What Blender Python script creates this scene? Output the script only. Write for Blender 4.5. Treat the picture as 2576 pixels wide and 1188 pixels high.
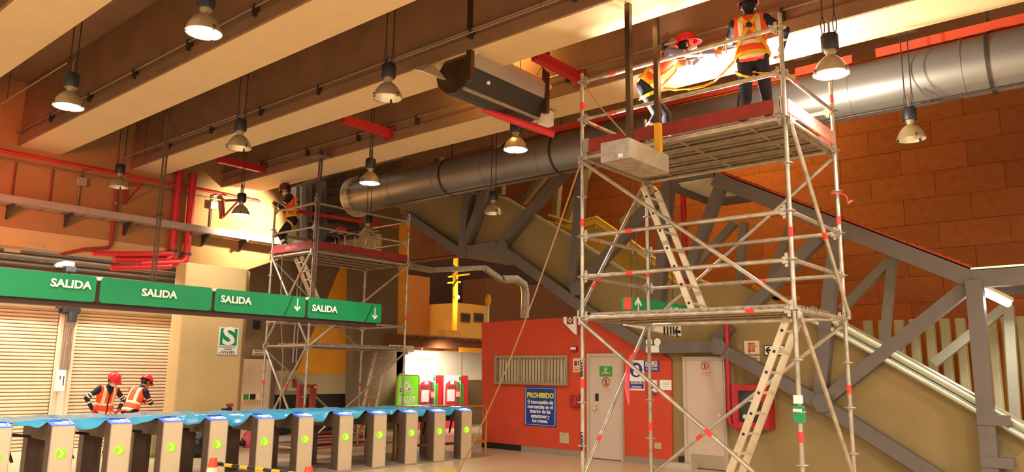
import bpy, math, random
import numpy as np
from mathutils import Vector, Matrix
random.seed(7)
D = bpy.data
S = bpy.context.scene
COL = S.collection
for o in list(D.objects): D.objects.remove(o, do_unlink=True)

# ------------------------------------------------------------------ camera
YAW, PITCH, ROLL, FPX = 0.7042, 0.1747, 0.0143, 1930.0
CF = Vector((math.cos(YAW)*math.cos(PITCH), math.sin(YAW)*math.cos(PITCH), math.sin(PITCH)))
_rt = Vector((math.sin(YAW), -math.cos(YAW), 0)); _up = _rt.cross(CF)
CR = _rt*math.cos(ROLL)+_up*math.sin(ROLL); CU = -_rt*math.sin(ROLL)+_up*math.cos(ROLL)
EYE = Vector((0, 0, 1.75))
cam_d = D.cameras.new('camera'); cam = D.objects.new('camera', cam_d); COL.objects.link(cam)
cam_d.sensor_fit = 'HORIZONTAL'; cam_d.sensor_width = 36.0; cam_d.lens = 36.0*FPX/2576.0
cam_d.clip_end = 300
cam.matrix_world = Matrix(((CR.x, CU.x, -CF.x, EYE.x), (CR.y, CU.y, -CF.y, EYE.y), (CR.z, CU.z, -CF.z, EYE.z), (0, 0, 0, 1)))
S.camera = cam
# surveying: where the sight line through a photograph pixel meets a plane of the hall
def _ray(x, y): return CF + CR*((x-1288)/FPX) - CU*((y-594)/FPX)
def PX(x, y, v): d = _ray(x, y); return EYE + d*((v-EYE.x)/d.x)
def PY(x, y, v): d = _ray(x, y); return EYE + d*((v-EYE.y)/d.y)
def PZ(x, y, v): d = _ray(x, y); return EYE + d*((v-EYE.z)/d.z)

# ------------------------------------------------------------------ world, lights, exposure
S.view_settings.view_transform = 'Standard'; S.view_settings.look = 'None'
S.view_settings.gamma = 1.0; S.view_settings.use_curve_mapping = False
S.view_settings.exposure = 0.45
W = D.worlds.new('world'); S.world = W; W.use_nodes = True
bg = W.node_tree.nodes['Background']
bg.inputs[0].default_value = (1.0, 0.85, 0.66, 1); bg.inputs[1].default_value = 0.47
def area(name, loc, target, size, power, col, sizey=None, spread=None):
    l = D.lights.new(name, 'AREA'); l.energy = power; l.color = col; l.size = size
    if sizey: l.shape = 'RECTANGLE'; l.size_y = sizey
    if spread: l.spread = spread
    o = D.objects.new(name, l); COL.objects.link(o); o.location = loc
    o.rotation_euler = (Vector(target)-Vector(loc)).to_track_quat('-Z', 'Y').to_euler()
    return o
def spot(name, loc, target, power, col, ang=120, blend=.6, r=.1):
    l = D.lights.new(name, 'SPOT'); l.energy = power; l.color = col
    l.spot_size = math.radians(ang); l.spot_blend = blend; l.shadow_soft_size = r
    o = D.objects.new(name, l); COL.objects.link(o); o.location = loc
    o.rotation_euler = (Vector(target)-Vector(loc)).to_track_quat('-Z', 'Y').to_euler()
    return o
WARM = (1.0, .90, .75); LAMPW = (1.0, .94, .84)
# further rows of hall lamps behind and beside the camera
for i, (x, y) in enumerate([(-2.0, 2.5), (-2.0, 8.5), (1.0, -2.5), (5.0, -3.0), (-5, 5), (9.5, -3.5)]):
    area('hall_lamp_light_%d' % i, (x, y, 5.0), (x+.3, y+.3, 0), .9, 330, WARM)
# work lights standing on the two scaffold decks
spot('work_light_upper', (7.95, 4.95, 4.75), (7.7, 2.6, 6.8), 260, (1, .92, .76), 120, .9, .12)
spot('work_light_right', (9.08, 3.85, 4.62), (8.95, 3.3, 5.76), 620, (1, .94, .80), 172, .5, .12)
spot('work_light_left', (9.62, 14.92, 5.12), (9.35, 16.0, 4.98), 460, (1, .92, .68), 104, .55, .05)
# sodium street lighting over the stair and outside
area('sodium_light_stair', (15.6, 7.5, 9.2), (17.6, 7.5, 3.0), 1.0, 860, (1, .55, .15), sizey=16)
area('sodium_light_street', (21.5, 23.5, 9.0), (22.5, 30, 3), 2.0, 420, (1, .52, .10))
# red sign light at the left end of the hall
spot('red_sign_light', (1.6, 12.4, 4.3), (3.9, 16.0, 4.3), 560, (1, .14, .05), 78, 1.0, .3)
area('aisle_fill_light', (5.2, 17.0, 4.25), (5.2, 17.3, 0), 7, 330, (1, .90, .80), sizey=.4)  # unseen fill added under the soffit to brighten the shutters
spot('ticket_tube_light', (16.6, 16.6, 2.35), (16.9, 17.6, 1.0), 190, (1, .95, .78), 165, .8, .3)

# ------------------------------------------------------------------ materials
def lin(c):
    return tuple(((v/255.0)/12.92 if v/255.0 <= .04045 else ((v/255.0+.055)/1.055)**2.4) for v in c)
MATS = {}
def mat(name, rgb, rough=.6, metal=0., var=.0, scale=6., bump=0., emit=None, es=0., rnd=0., trans=0., alpha=1., spec=.5, stretch=None, rgb2=None):
    if name in MATS: return MATS[name]
    m = D.materials.new(name); m.use_nodes = True; nt = m.node_tree; N = nt.nodes; L = nt.links
    b = N['Principled BSDF']; c = lin(rgb)
    b.inputs['Base Color'].default_value = (*c, 1); b.inputs['Roughness'].default_value = rough
    b.inputs['Metallic'].default_value = metal; b.inputs['Specular IOR Level'].default_value = spec
    if trans: b.inputs['Transmission Weight'].default_value = trans
    if alpha < 1: b.inputs['Alpha'].default_value = alpha
    if emit: b.inputs['Emission Color'].default_value = (*lin(emit), 1); b.inputs['Emission Strength'].default_value = es
    if var or bump or rnd or rgb2:
        tc = N.new('ShaderNodeTexCoord'); mp = N.new('ShaderNodeMapping'); L.new(tc.outputs['Object'], mp.inputs[0])
        if stretch: mp.inputs['Scale'].default_value = stretch
        nz = N.new('ShaderNodeTexNoise'); nz.inputs['Scale'].default_value = scale; nz.inputs['Detail'].default_value = 5
        L.new(mp.outputs[0], nz.inputs['Vector'])
        rp = N.new('ShaderNodeValToRGB'); rp.color_ramp.elements[0].position = .3; rp.color_ramp.elements[1].position = .7
        c2 = lin(rgb2) if rgb2 else tuple(min(1, x*(1+var)) for x in c)
        c1 = tuple(x*(1-var) for x in c)
        rp.color_ramp.elements[0].color = (*c1, 1); rp.color_ramp.elements[1].color = (*c2, 1)
        L.new(nz.outputs['Fac'], rp.inputs[0]); out = rp.outputs[0]
        if rnd:
            oi = N.new('ShaderNodeObjectInfo'); mr = N.new('ShaderNodeMapRange')
            mr.inputs['To Min'].default_value = 1-rnd; mr.inputs['To Max'].default_value = 1+rnd
            L.new(oi.outputs['Random'], mr.inputs['Value'])
            hs = N.new('ShaderNodeHueSaturation'); L.new(out, hs.inputs['Color']); L.new(mr.outputs[0], hs.inputs['Value']); out = hs.outputs[0]
        L.new(out, b.inputs['Base Color'])
        if bump:
            bp = N.new('ShaderNodeBump'); bp.inputs['Strength'].default_value = bump; bp.inputs['Distance'].default_value = .02
            L.new(nz.outputs['Fac'], bp.inputs['Height']); L.new(bp.outputs[0], b.inputs['Normal'])
    MATS[name] = m; return m
M = {}
def dm(k, *a, **kw): M[k] = mat(k, *a, **kw)
dm('slab', (142, 104, 72), .9, var=.12, scale=1.5, bump=.15)
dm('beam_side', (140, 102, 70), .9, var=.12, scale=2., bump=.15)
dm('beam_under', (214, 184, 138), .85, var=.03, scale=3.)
dm('wall_concrete', (166, 122, 74), .9, var=.08, scale=1.2, bump=.1)
dm('column', (204, 172, 116), .85, var=.04, scale=1.5)
dm('wall_dark', (120, 98, 70), .9, var=.08, scale=1.)
dm('wall_beige', (190, 175, 135), .85, var=.04, scale=2.)
dm('wall_white', (226, 218, 196), .8, var=.02)
dm('yellow_wall_and_glow', (232, 158, 40), .85, var=.05, scale=2.)  # yellow surfaces, also stands in for sodium light on the dark wall
dm('kick_black', (26, 22, 20), .6)
dm('floor', (206, 184, 150), .28, var=.06, scale=.8)
dm('platform', (150, 134, 116), .45, var=.06, scale=2.)
dm('stone', (152, 88, 38), .9, var=.12, scale=7., bump=.2, rnd=.13)
dm('stone_joint', (124, 70, 30), .95)
dm('tan', (150, 127, 80), .85, var=.05, scale=2.)
dm('steel_grey', (108, 98, 90), .55, var=.06, scale=3.)
dm('steel_pale', (152, 147, 130), .6, var=.05, scale=3.)
dm('galv', (178, 166, 150), .42, metal=.75, var=.14, scale=9., rgb2=(205, 192, 172))
dm('galv_deck', (168, 150, 126), .5, metal=.6, var=.25, scale=8., bump=.1)
dm('alu', (214, 196, 166), .4, metal=.6, var=.08, scale=8.)
dm('duct', (150, 144, 136), .42, metal=.6, var=.10, scale=1.6, stretch=(1, .25, 1))
dm('duct_dark', (92, 84, 76), .5, metal=.6, var=.2, scale=5.)
dm('toe', (140, 44, 36), .75, var=.15, scale=6.)
dm('toe_pale', (214, 150, 130), .7, var=.2, scale=5.)
dm('red_tape', (240, 60, 48), .6)
dm('red_paint', (180, 28, 36), .5, var=.08)
dm('red_pipe', (206, 36, 40), .45, var=.06)
dm('red_dull', (150, 50, 36), .6, var=.1)
dm('red_kiosk', (206, 70, 36), .75, var=.05, scale=3.)
dm('green', (16, 142, 84), .45, var=.05, scale=3.)
dm('dark_frame', (66, 34, 24), .6)
dm('white', (244, 238, 226), .6)
dm('ink', (28, 26, 24), .6)
dm('lamp_white', (250, 245, 235), .5)  # plain white without emission
dm('black', (28, 26, 26), .5)
dm('black_shiny', (22, 20, 20), .2)
dm('lamp_body', (38, 36, 40), .45)
dm('lamp_metal', (186, 166, 130), .34, metal=.45)
dm('lamp_in', (240, 230, 205), .25, metal=.4)
dm('lamp_on', (255, 250, 240), .5, emit=(255, 250, 240), es=14.)
dm('rod', (70, 60, 54), .5, metal=.4)
dm('hanger_brown', (104, 78, 60), .5, metal=.3)
dm('conduit', (150, 126, 104), .45, metal=.5)
dm('tray', (186, 168, 152), .45, metal=.45, var=.06)
dm('post_bronze', (110, 88, 66), .3, metal=.8, var=.15, scale=6., stretch=(1, 1, .1))
dm('yellow_paint', (236, 170, 24), .55)
dm('shutter', (222, 200, 168), .5, var=.03)
dm('shutter_box', (205, 184, 152), .55)
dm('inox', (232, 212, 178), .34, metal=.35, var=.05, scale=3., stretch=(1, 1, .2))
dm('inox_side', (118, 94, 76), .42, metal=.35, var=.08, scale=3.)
dm('screen_blue', (70, 110, 215), .25, emit=(80, 120, 255), es=.55)
dm('screen_lit', (225, 230, 255), .3, emit=(215, 222, 255), es=1.6)
dm('led_green', (120, 210, 10), .4, emit=(110, 220, 0), es=.9)
dm('led_core', (235, 255, 90), .4, emit=(235, 255, 70), es=2.6)
dm('film', (52, 160, 214), .18, alpha=.9, var=.08, scale=2., rgb2=(96, 196, 232))
dm('door', (206, 184, 164), .5, var=.02)
dm('door_frame', (196, 180, 156), .5)
dm('kick_steel', (200, 186, 160), .3, metal=.8)
dm('blind', (214, 196, 158), .6, var=.08, rnd=.08)
dm('win_alu', (178, 156, 122), .4, metal=.5)
dm('glass', (160, 160, 150), .1, alpha=.06, spec=.3)
dm('sign_blue', (30, 62, 140), .5)
dm('sign_navy', (50, 48, 130), .5)
dm('sign_yellow', (240, 220, 50), .5)
dm('sign_green', (70, 150, 40), .5)
dm('panel_green', (120, 200, 20), .4, emit=(110, 200, 10), es=.35)
dm('machine_red', (205, 28, 40), .4)
dm('machine_pink', (225, 60, 84), .4)
dm('machine_white', (226, 220, 206), .45)
dm('machine_screen', (240, 200, 200), .3, emit=(255, 190, 190), es=.35)
dm('rail_silver', (214, 220, 200), .28, metal=.75)
dm('fin', (196, 192, 152), .85, var=.06, scale=2.)
dm('fin_back', (226, 132, 36), .85, var=.06, scale=2.)
dm('yellow_floor', (214, 178, 92), .5)
dm('roof_under', (226, 222, 196), .7, var=.04)
dm('roof_tile', (168, 66, 28), .85, var=.1)
dm('tube_on', (255, 255, 250), .5, emit=(255, 252, 240), es=9.)
dm('brass', (226, 178, 84), .25, metal=.9)
dm('cone', (236, 72, 44), .55)
dm('bag_black', (34, 30, 30), .25, bump=.3, var=.1, scale=12.)
dm('bag_lime', (160, 220, 20), .6, var=.1)
dm('pink', (236, 96, 110), .8, var=.12, scale=8.)
dm('rope', (176, 140, 96), .8)
dm('build_orange', (150, 92, 36), .9, var=.12, scale=.5)
dm('house', (196, 150, 70), .9, var=.08, scale=.8)
dm('build_brown', (110, 62, 24), .9, var=.1, scale=.5)
dm('night', (70, 40, 20), .95, var=.2, scale=.4)
dm('pole', (226, 170, 50), .7)
dm('street_lamp', (255, 190, 40), .5, emit=(255, 180, 30), es=20.)
dm('skin', (196, 138, 104), .6); dm('navy', (30, 28, 44), .85, var=.15, scale=14.)
dm('denim', (126, 130, 168), .85); dm('boot', (24, 20, 20), .6); dm('glove_red', (206, 34, 48), .7)
dm('vest', (244, 82, 24), .7, var=.06, scale=14.); dm('reflect', (236, 216, 180), .45)
dm('helmet_red', (220, 34, 46), .3); dm('helmet_dark', (104, 26, 26), .4)
dm('hair', (26, 20, 18), .8); dm('strap', (238, 178, 20), .65); dm('mask', (226, 196, 178), .8); dm('eye', (20, 16, 14), .3)
dm('khaki', (150, 130, 96), .7); dm('orange_led', (255, 150, 30), .3)
dm('panel_cream', (236, 212, 168), .5); dm('unit_grey', (178, 164, 146), .5, var=.04); dm('unit_dark', (52, 48, 46), .55, var=.1)
dm('sodium_tint_frame', (222, 196, 96), .7, var=.06)  # sodium light on the far stair panel and rails, put into the colour

# ------------------------------------------------------------------ mesh helpers
ORG = {}
class MB:
    def __init__(s): s.v = []; s.f = []; s.m = []
    def add(s, vs, fs, mi=0):
        n = len(s.v); s.v += [tuple(v) for v in vs]; s.f += [tuple(i+n for i in f) for f in fs]; s.m += [mi]*len(fs); return s
    def frame(s, x0, x1, y0, y1, z0, z1, w, mi=0):   # upright rectangular frame in the y-z plane
        s.box((x0, y0, z0), (x1, y0+w, z1), mi); s.box((x0, y1-w, z0), (x1, y1, z1), mi)
        s.box((x0, y0+w, z0), (x1, y1-w, z0+w), mi); return s.box((x0, y0+w, z1-w), (x1, y1-w, z1), mi)
    def box(s, a, b, mi=0):
        x0, y0, z0 = [min(p, q) for p, q in zip(a, b)]; x1, y1, z1 = [max(p, q) for p, q in zip(a, b)]
        vs = [(x0, y0, z0), (x1, y0, z0), (x1, y1, z0), (x0, y1, z0), (x0, y0, z1), (x1, y0, z1), (x1, y1, z1), (x0, y1, z1)]
        return s.add(vs, [(0, 3, 2, 1), (4, 5, 6, 7), (0, 1, 5, 4), (1, 2, 6, 5), (2, 3, 7, 6), (3, 0, 4, 7)], mi)
    def hexa(s, b, t, mi=0):        # bottom quad, top quad
        return s.add(list(b)+list(t), [(3, 2, 1, 0), (4, 5, 6, 7), (0, 1, 5, 4), (1, 2, 6, 5), (2, 3, 7, 6), (3, 0, 4, 7)], mi)
    def beam(s, p, q, w, h, up=(0, 0, 1), mi=0):   # bar p->q, w across, h along up
        p = Vector(p); q = Vector(q); d = (q-p).normalized(); up = Vector(up)
        sd = d.cross(up)
        if sd.length < 1e-4: sd = d.cross(Vector((1, 0, 0)))
        sd.normalize(); u = sd.cross(d).normalized(); a = sd*w/2; c = u*h/2
        return s.hexa([p-a-c, p+a-c, p+a+c, p-a+c], [q-a-c, q+a-c, q+a+c, q-a+c], mi)
    def tube(s, p, q, r, n=10, r2=None, mi=0, cap=True):
        return s.path([p, q], r, n, mi, r2=r2, cap=cap)
    def path(s, pts, r, n=8, mi=0, r2=None, cap=True, flat=1., upv=None):
        pts = [Vector(p) for p in pts]; k = len(pts); base = len(s.v); ref = None
        for i, p in enumerate(pts):
            d = (pts[min(i+1, k-1)]-pts[max(i-1, 0)]).normalized()
            if upv is not None: ref = d.cross(Vector(upv))
            elif ref is None: ref = d.cross(Vector((0, 0, 1)) if abs(d.z) < .9 else Vector((1, 0, 0)))
            else: ref = ref - d*ref.dot(d)
            if ref.length < 1e-5: ref = d.cross(Vector((1, .3, 0)))
            ref.normalize(); o2 = d.cross(ref)
            rr = (r[i] if isinstance(r, (list, tuple)) else (r if r2 is None else r+(r2-r)*i/(k-1)))
            for j in range(n):
                a = 2*math.pi*j/n; s.v.append(tuple(p+ref*math.cos(a)*rr+o2*math.sin(a)*rr*flat))
        for i in range(k-1):
            for j in range(n):
                s.f.append((base+i*n+j, base+i*n+(j+1) % n, base+(i+1)*n+(j+1) % n, base+(i+1)*n+j)); s.m.append(mi)
        if cap:
            s.f.append(tuple(base+j for j in reversed(range(n)))); s.f.append(tuple(base+(k-1)*n+j for j in range(n))); s.m += [mi, mi]
        return s
    def lathe(s, prof, n=24, c=(0, 0, 0), mi=0, axis='z', ms=None):
        base = len(s.v); c = Vector(c)
        for r, z in prof:
            for j in range(n):
                a = 2*math.pi*j/n; p = Vector((r*math.cos(a), r*math.sin(a), z))
                if axis == 'y': p = Vector((p.x, p.z, p.y))
                if axis == 'x': p = Vector((p.z, p.x, p.y))
                s.v.append(tuple(c+p))
        for i in range(len(prof)-1):
            for j in range(n):
                s.f.append((base+i*n+j, base+i*n+(j+1) % n, base+(i+1)*n+(j+1) % n, base+(i+1)*n+j)); s.m.append(ms[i] if ms else mi)
        return s
    def prism(s, poly, ext, mi=0):   # polygon (3d points) pushed along ext
        n = len(poly); e = Vector(ext); a = [Vector(p) for p in poly]
        fs = [tuple(range(n-1, -1, -1)), tuple(range(n, 2*n))]+[(i, (i+1) % n, n+(i+1) % n, n+i) for i in range(n)]
        return s.add(a+[p+e for p in a], fs, mi)
    def ball(s, c, r, n=12, m=8, mi=0, sc=(1, 1, 1), fr=None):
        c = Vector(c); base = len(s.v)
        for i in range(m+1):
            t = math.pi*i/m
            for j in range(n):
                a = 2*math.pi*j/n; p = Vector((math.sin(t)*math.cos(a)*sc[0], math.sin(t)*math.sin(a)*sc[1], math.cos(t)*sc[2]))*r
                if fr is not None: p = fr[0]*p.x+fr[1]*p.y+fr[2]*p.z
                s.v.append(tuple(c+p))
        for i in range(m):
            for j in range(n):
                s.f.append((base+i*n+j, base+(i+1)*n+j, base+(i+1)*n+(j+1) % n, base+i*n+(j+1) % n)); s.m.append(mi)
        return s
    def build(s, name, mats, parent=None, smooth=False, bevel=0., org=None):
        me = D.meshes.new(name)
        o0 = Vector(ORG.get(parent.name, (0, 0, 0))) if parent is not None else Vector(org or (0, 0, 0))
        me.from_pydata([tuple(Vector(v)-o0) for v in s.v], [], s.f)
        if not isinstance(mats, (list, tuple)): mats = [mats]
        for m in mats: me.materials.append(M[m] if isinstance(m, str) else m)
        me.polygons.foreach_set('material_index', s.m)
        me.update()
        import bmesh
        bm = bmesh.new(); bm.from_mesh(me); bmesh.ops.remove_doubles(bm, verts=bm.verts, dist=1e-5)
        bmesh.ops.recalc_face_normals(bm, faces=bm.faces)
        if bevel: bmesh.ops.bevel(bm, geom=list(bm.edges), offset=bevel, segments=1, affect='EDGES')
        bm.to_mesh(me); bm.free()
        if smooth:
            me.polygons.foreach_set('use_smooth', [True]*len(me.polygons))
            me.set_sharp_from_angle(angle=math.radians(40))
        return link(name, me, parent, o0)
def link(name, me, parent=None, o0=(0, 0, 0)):
    o = D.objects.new(name, me); COL.objects.link(o)
    if parent is not None: o.parent = parent; ORG[o.name] = tuple(o0)
    else: o.location = o0; ORG[o.name] = tuple(o0)
    return o
def thing(name, label, cat, loc=(0, 0, 0), group=None, kind=None):
    o = D.objects.new(name, None); COL.objects.link(o); o.location = loc; ORG[o.name] = tuple(loc); o.empty_display_size = .1
    return tag(o, label, cat, group, kind)
def tag(o, label=None, cat=None, group=None, kind=None):
    if label: o['label'] = label
    if cat: o['category'] = cat
    if group: o['group'] = group
    if kind: o['kind'] = kind
    return o
def struct(o, label=None): o['kind'] = 'structure'; return tag(o, label)
def part(o, label): o['label'] = label; return o
def kids(o): return [c for c in ALLKIDS.get(o.name, [])]
def copy_tree(o, loc=None, rotz=None, label=None, parent=None):
    c = o.copy(); COL.objects.link(c)
    if parent is not None: c.parent = parent
    for ch in o.children: copy_tree(ch, parent=c)
    if loc is not None: c.location = loc; ORG[c.name] = tuple(loc)
    if rotz is not None: c.rotation_euler = (0, 0, rotz)
    if label: c['label'] = label
    return c
def text(body, size, origin, right, up, m, parent, name='lettering', align='CENTER', bold=.0, depth=.004, width=None, height=None):
    if '\n' in body:
        ls = body.split('\n'); n_ = len(ls); wmax = max(len(l) for l in ls)
        return [text(l, size, V(origin)+V(up).normalized()*size*1.15*((n_-1)/2-i), right, up, m, parent, name, align, bold, depth, None if not width else width*len(l)/wmax) for i, l in enumerate(ls)]
    cu = D.curves.new('t', 'FONT'); cu.body = body; cu.size = size; cu.align_x = align; cu.align_y = 'CENTER'
    cu.extrude = depth/2; cu.offset = bold; cu.resolution_u = 3; cu.space_line = 1.0
    ob = D.objects.new('t', cu); COL.objects.link(ob)
    me = D.meshes.new_from_object(ob.evaluated_get(bpy.context.evaluated_depsgraph_get()))
    D.objects.remove(ob); D.curves.remove(cu)
    r = Vector(right).normalized(); u = Vector(up).normalized(); n = r.cross(u)
    o0 = Vector(ORG[parent.name]); k = 1.
    xs = [v.co.x for v in me.vertices]
    if width and xs: k = width/max(1e-4, max(xs)-min(xs))
    ys = [v.co.y for v in me.vertices]; ky = 1.
    if height and ys: ky = height/max(1e-4, max(ys)-min(ys))
    for v in me.vertices: v.co = Vector(origin)+r*v.co.x*k+u*v.co.y*ky+n*v.co.z-o0
    me.materials.clear(); me.materials.append(M[m]); me.name = name
    return link(name, me, parent, o0)
V = Vector

# ================================================================== STRUCTURE
ZB, ZS, YW = 5.76, 7.0, 16.0
struct(MB().box((-8, -8, -.2), (70, 48, 0)).build('floor', 'floor'), 'pale polished floor of the hall')
ceil = struct(MB().box((-8, -8, ZS), (9.55, 16.6, ZS+.3)).build('ceiling', 'slab'), 'brown concrete ceiling slab between deep beams')
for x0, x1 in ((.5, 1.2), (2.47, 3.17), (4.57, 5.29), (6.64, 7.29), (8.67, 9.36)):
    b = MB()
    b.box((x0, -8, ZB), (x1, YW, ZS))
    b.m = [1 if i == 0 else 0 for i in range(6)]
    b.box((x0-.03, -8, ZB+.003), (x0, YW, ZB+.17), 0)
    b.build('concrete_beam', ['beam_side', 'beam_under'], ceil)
MB().box((9.36, -8, ZB+.04), (9.52, YW, ZS), 0).build('edge_beam', 'beam_under', ceil)
struct(MB().box((9.55, -8, 10.6), (19, 22, 10.8)).build('trim_1', 'slab'), 'dark high roof above the stair hall')
struct(MB().box((9.55, -8, 7.0), (13.0, 14.2, 7.2)).build('added_ceiling_strip', 'slab'), 'added ceiling strip that darkens the gap above the round duct')  # added to hide the upper stone wall and keep the gap dark
struct(MB().box((12.9, -8, 7.2), (13.0, 22, 10.6)).build('trim_7', 'slab'))

# girder wall at the far end with a rising end
wb = MB().prism([V((-5, YW, 3.89)), V((9.35, YW, 3.93)), V((10.35, YW, 4.35)), V((10.35, YW, ZS)), V((-5, YW, ZS))], (0, .5, 0)).build('wall_back', 'wall_concrete')
struct(wb, 'tan concrete girder wall at the far end')
MB().box((-5, YW-.012, 3.89), (7.7, YW, 4.22)).build('lower_band', 'column', wb)
for x, y in ((90, 632), (30, 645)):
    p = PY(x, y-14, YW)
    MB().box((p.x-.13, YW-.03, p.z-.03), (p.x+.13, YW-.012, p.z+.03)).build('vent_slot', 'wall_beige', wb)
# rear wall with the shutters and the dark wall right of the column
YR = 18.2
wr = struct(MB().box((-4, YR, 0), (11.0, YR+.3, 4.7)).build('wall_rear', 'wall_dark'), 'grey brown rear wall behind the shutters')
struct(MB().box((-5, 16.5, 4.35), (10.3, YR+.3, 4.5)).build('trim_3', 'wall_dark'), 'dark low soffit behind the girder')
for i in range(5):
    z = 3.55+.13*i
    MB().tube((-3, YR-.12-.05*(i % 2), z), (9.8, YR-.12-.05*(i % 2), z), .03, 8).build('wall_pipe', 'rod', wr)
wd = struct(MB().box((11.0, YR, 1.05), (15.9, YR+.3, 10.6)).build('wall_far', 'wall_dark'), 'dark brown wall right of the column with sodium light painted on as a yellow field')
MB().box((11.0, YR-.02, 0), (15.3, YR+.3, 1.05)).build('kick_band', 'kick_black', wd)
MB().box((11.0, YR-.012, 1.05), (15.3, YR, 1.68)).build('beige_band', 'wall_beige', wd)
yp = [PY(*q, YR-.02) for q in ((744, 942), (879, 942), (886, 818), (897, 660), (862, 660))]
MB().prism(yp, (0, .02, 0)).build('painted_light_patch', 'yellow_wall_and_glow', wd)  # patch of sodium light with its diagonal edge, put in as colour
bl, bt = PY(893, 940, YR), PY(1000, 640, YR)
pp = [PY(*q, YR-.35) for q in ((890, 1000), (998, 1000), (1006, 480), (893, 480))]; pp[0].z = pp[1].z = 0
MB().prism(pp, (0, .34, 0)).build('pilaster', 'wall_dark', wd)
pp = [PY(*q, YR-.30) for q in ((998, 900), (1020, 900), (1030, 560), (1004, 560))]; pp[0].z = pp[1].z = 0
MB().prism(pp, (0, .28, 0)).build('sodium_lit_pilaster', 'yellow_wall_and_glow', wd)  # orange street light on this pilaster is put into its colour
# silver door leaf beside the column
p0, p1 = PY(612, 1030, 17.9), PY(688, 905, 17.9)
d3 = struct(MB().box((p0.x-.1, 17.9, 0), (p1.x, 17.98, p1.z)).build('door_3', 'inox'), 'silver grey metal door right of the column')
MB().box((p1.x-.05, 17.86, 0), (p1.x+.08, 17.99, p1.z+.06)).build('door_frame', 'inox_side', d3)

# column
cp = [(7.80, 15.6), (9.20, 15.6), (9.45, 15.88), (9.45, 16.45), (8.0, 16.45), (7.72, 15.9)]
colm = MB().prism([V((x, y, 0)) for x, y in cp], (0, 0, 3.92)).build('concrete_column', 'column', org=(8.6, 16, 0), bevel=.02)
tag(colm, 'wide pale concrete column with a green S safety sign', 'column')

# raised platform strip under the turnstiles
struct(MB().box((1.0, 11.0, 0), (12.4, 12.85, .012)).build('trim_4', 'platform'), 'darker floor strip below the turnstiles')

# stone wall: backing joint and single panels
XS = 18.0
sw = struct(MB().box((XS+.04, -4, 2.6), (XS+.4, 11.6, 10.6)).box((XS+.04, 11.6, 5.5), (XS+.4, 21.2, 10.6)).build('wall_right', 'stone_joint'), 'tall brown stone wall behind the stair')
ph, pw = .56, 1.28
pan = MB().box((XS-.0, .003, .003), (XS+.04, pw-.003, ph-.003)).build('stone_panel', 'stone', sw, bevel=.002)
first = True
for r in range(14):
    off = -.64*(r % 2)
    for c in range(19):
        y = -3.6+off+c*pw; z = 2.75+r*ph
        if y > 20 or (y > 11.5 and z < 5.45): continue
        o = pan if first else pan.copy()
        if not first: COL.objects.link(o)
        first = False
        o.location = (random.uniform(-.006, .003), y, z)

# ------------------------------------------------------------------ roller shutters
def shutter(name, x0, x1, label):
    z1 = 2.95
    t = thing(name, label, 'shutter', (x0, YR-.05, 0), 'roller shutters on the rear wall')
    n = 40; h = z1/n
    sl = MB().prism([V((x0, YR-.06, 0)), V((x0, YR-.10, h*.25)), V((x0, YR-.10, h*.8)), V((x0, YR-.06, h-.004))], (x1-x0, 0, 0)).build('slat', 'shutter', t)
    for i in range(1, n):
        c = sl.copy(); COL.objects.link(c); c.location = (0, 0, i*h); c.parent = t
    MB().lathe([(.001, 0), (.17, 0), (.17, x1-x0), (.001, x1-x0)], 20, (x0, YR-.2, z1+.14), axis='x').build('roll_housing', 'shutter_box', t, smooth=True)
    return t
XA, XB = PY(128, 950, YR).x, PY(170, 950, YR).x
shutter('roller_shutter', XA-3.6, XA-.02, 'cream roller shutter at the left edge, left of the white post')
shutter('roller_shutter', XB+.02, 9.9, 'cream roller shutter between the white post and the column')
pt = struct(MB().box((XA, YR-.16, 0), (XB, YR, 3.1)).build('trim_5', 'wall_white'), 'white post between the roller shutters')
for sx in (XA, XB-.07): MB().box((sx, YR-.2, 0), (sx+.07, YR-.16, 3.0)).build('guide_rail', 'shutter', pt)
eb = thing('electric_meter_box', 'white meter box with a dark window on the post between shutters', 'box', (XA+.2, YR-.2, 1.2))
a, b = PY(140, 985, YR-.3), PY(166, 932, YR-.3)
MB().box((a.x, YR-.34, a.z), (b.x, YR-.2, b.z)).build('housing', 'white', eb, bevel=.008)
MB().box((a.x+.12, YR-.35, a.z+.12), (b.x-.05, YR-.34, b.z-.12)).build('window_pane', 'ink', eb)
MB().box((a.x+.03, YR-.35, a.z+.25), (a.x+.05, YR-.34, a.z+.32)).build('latch', 'inox_side', eb)
cd = thing('conduit_bundle', 'three grey conduits rising from the white meter box to the shutter motor', 'pipes', (a.x+.15, YR-.2, b.z))
for i in range(3):
    x = a.x+.08+.07*i
    MB().path([(x, YR-.23, b.z), (x, YR-.23, 2.5), (x+.12, YR-.24, 2.95)], .022, 8).build('conduit', 'conduit', cd, smooth=True)
mo = thing('shutter_motor', 'dark motor cluster at the top of the post between shutters', 'motor', (a.x+.2, YR-.3, 2.9))
q = PY(177, 778, YR-.35)
MB().box((q.x-.18, YR-.5, q.z-.1), (q.x+.16, YR-.2, q.z+.1)).build('gear_housing', 'black', mo, bevel=.02)
MB().tube((q.x, YR-.5, q.z-.28), (q.x, YR-.5, q.z-.05), .09, 14).build('motor_barrel', 'lamp_body', mo, smooth=True)
MB().box((q.x-.28, YR-.45, q.z+.0), (q.x-.1, YR-.3, q.z+.16)).build('bracket_plate', 'rod', mo)
cm = thing('security_camera', 'small dark camera with a white bracket above the first sign', 'camera', PY(177, 665, 17.6))
q = PY(177, 668, 17.6)
MB().box((q.x-.1, 17.5, q.z-.16), (q.x+.1, 17.75, q.z-.02)).build('camera_housing', 'black', cm, bevel=.02)
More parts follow.
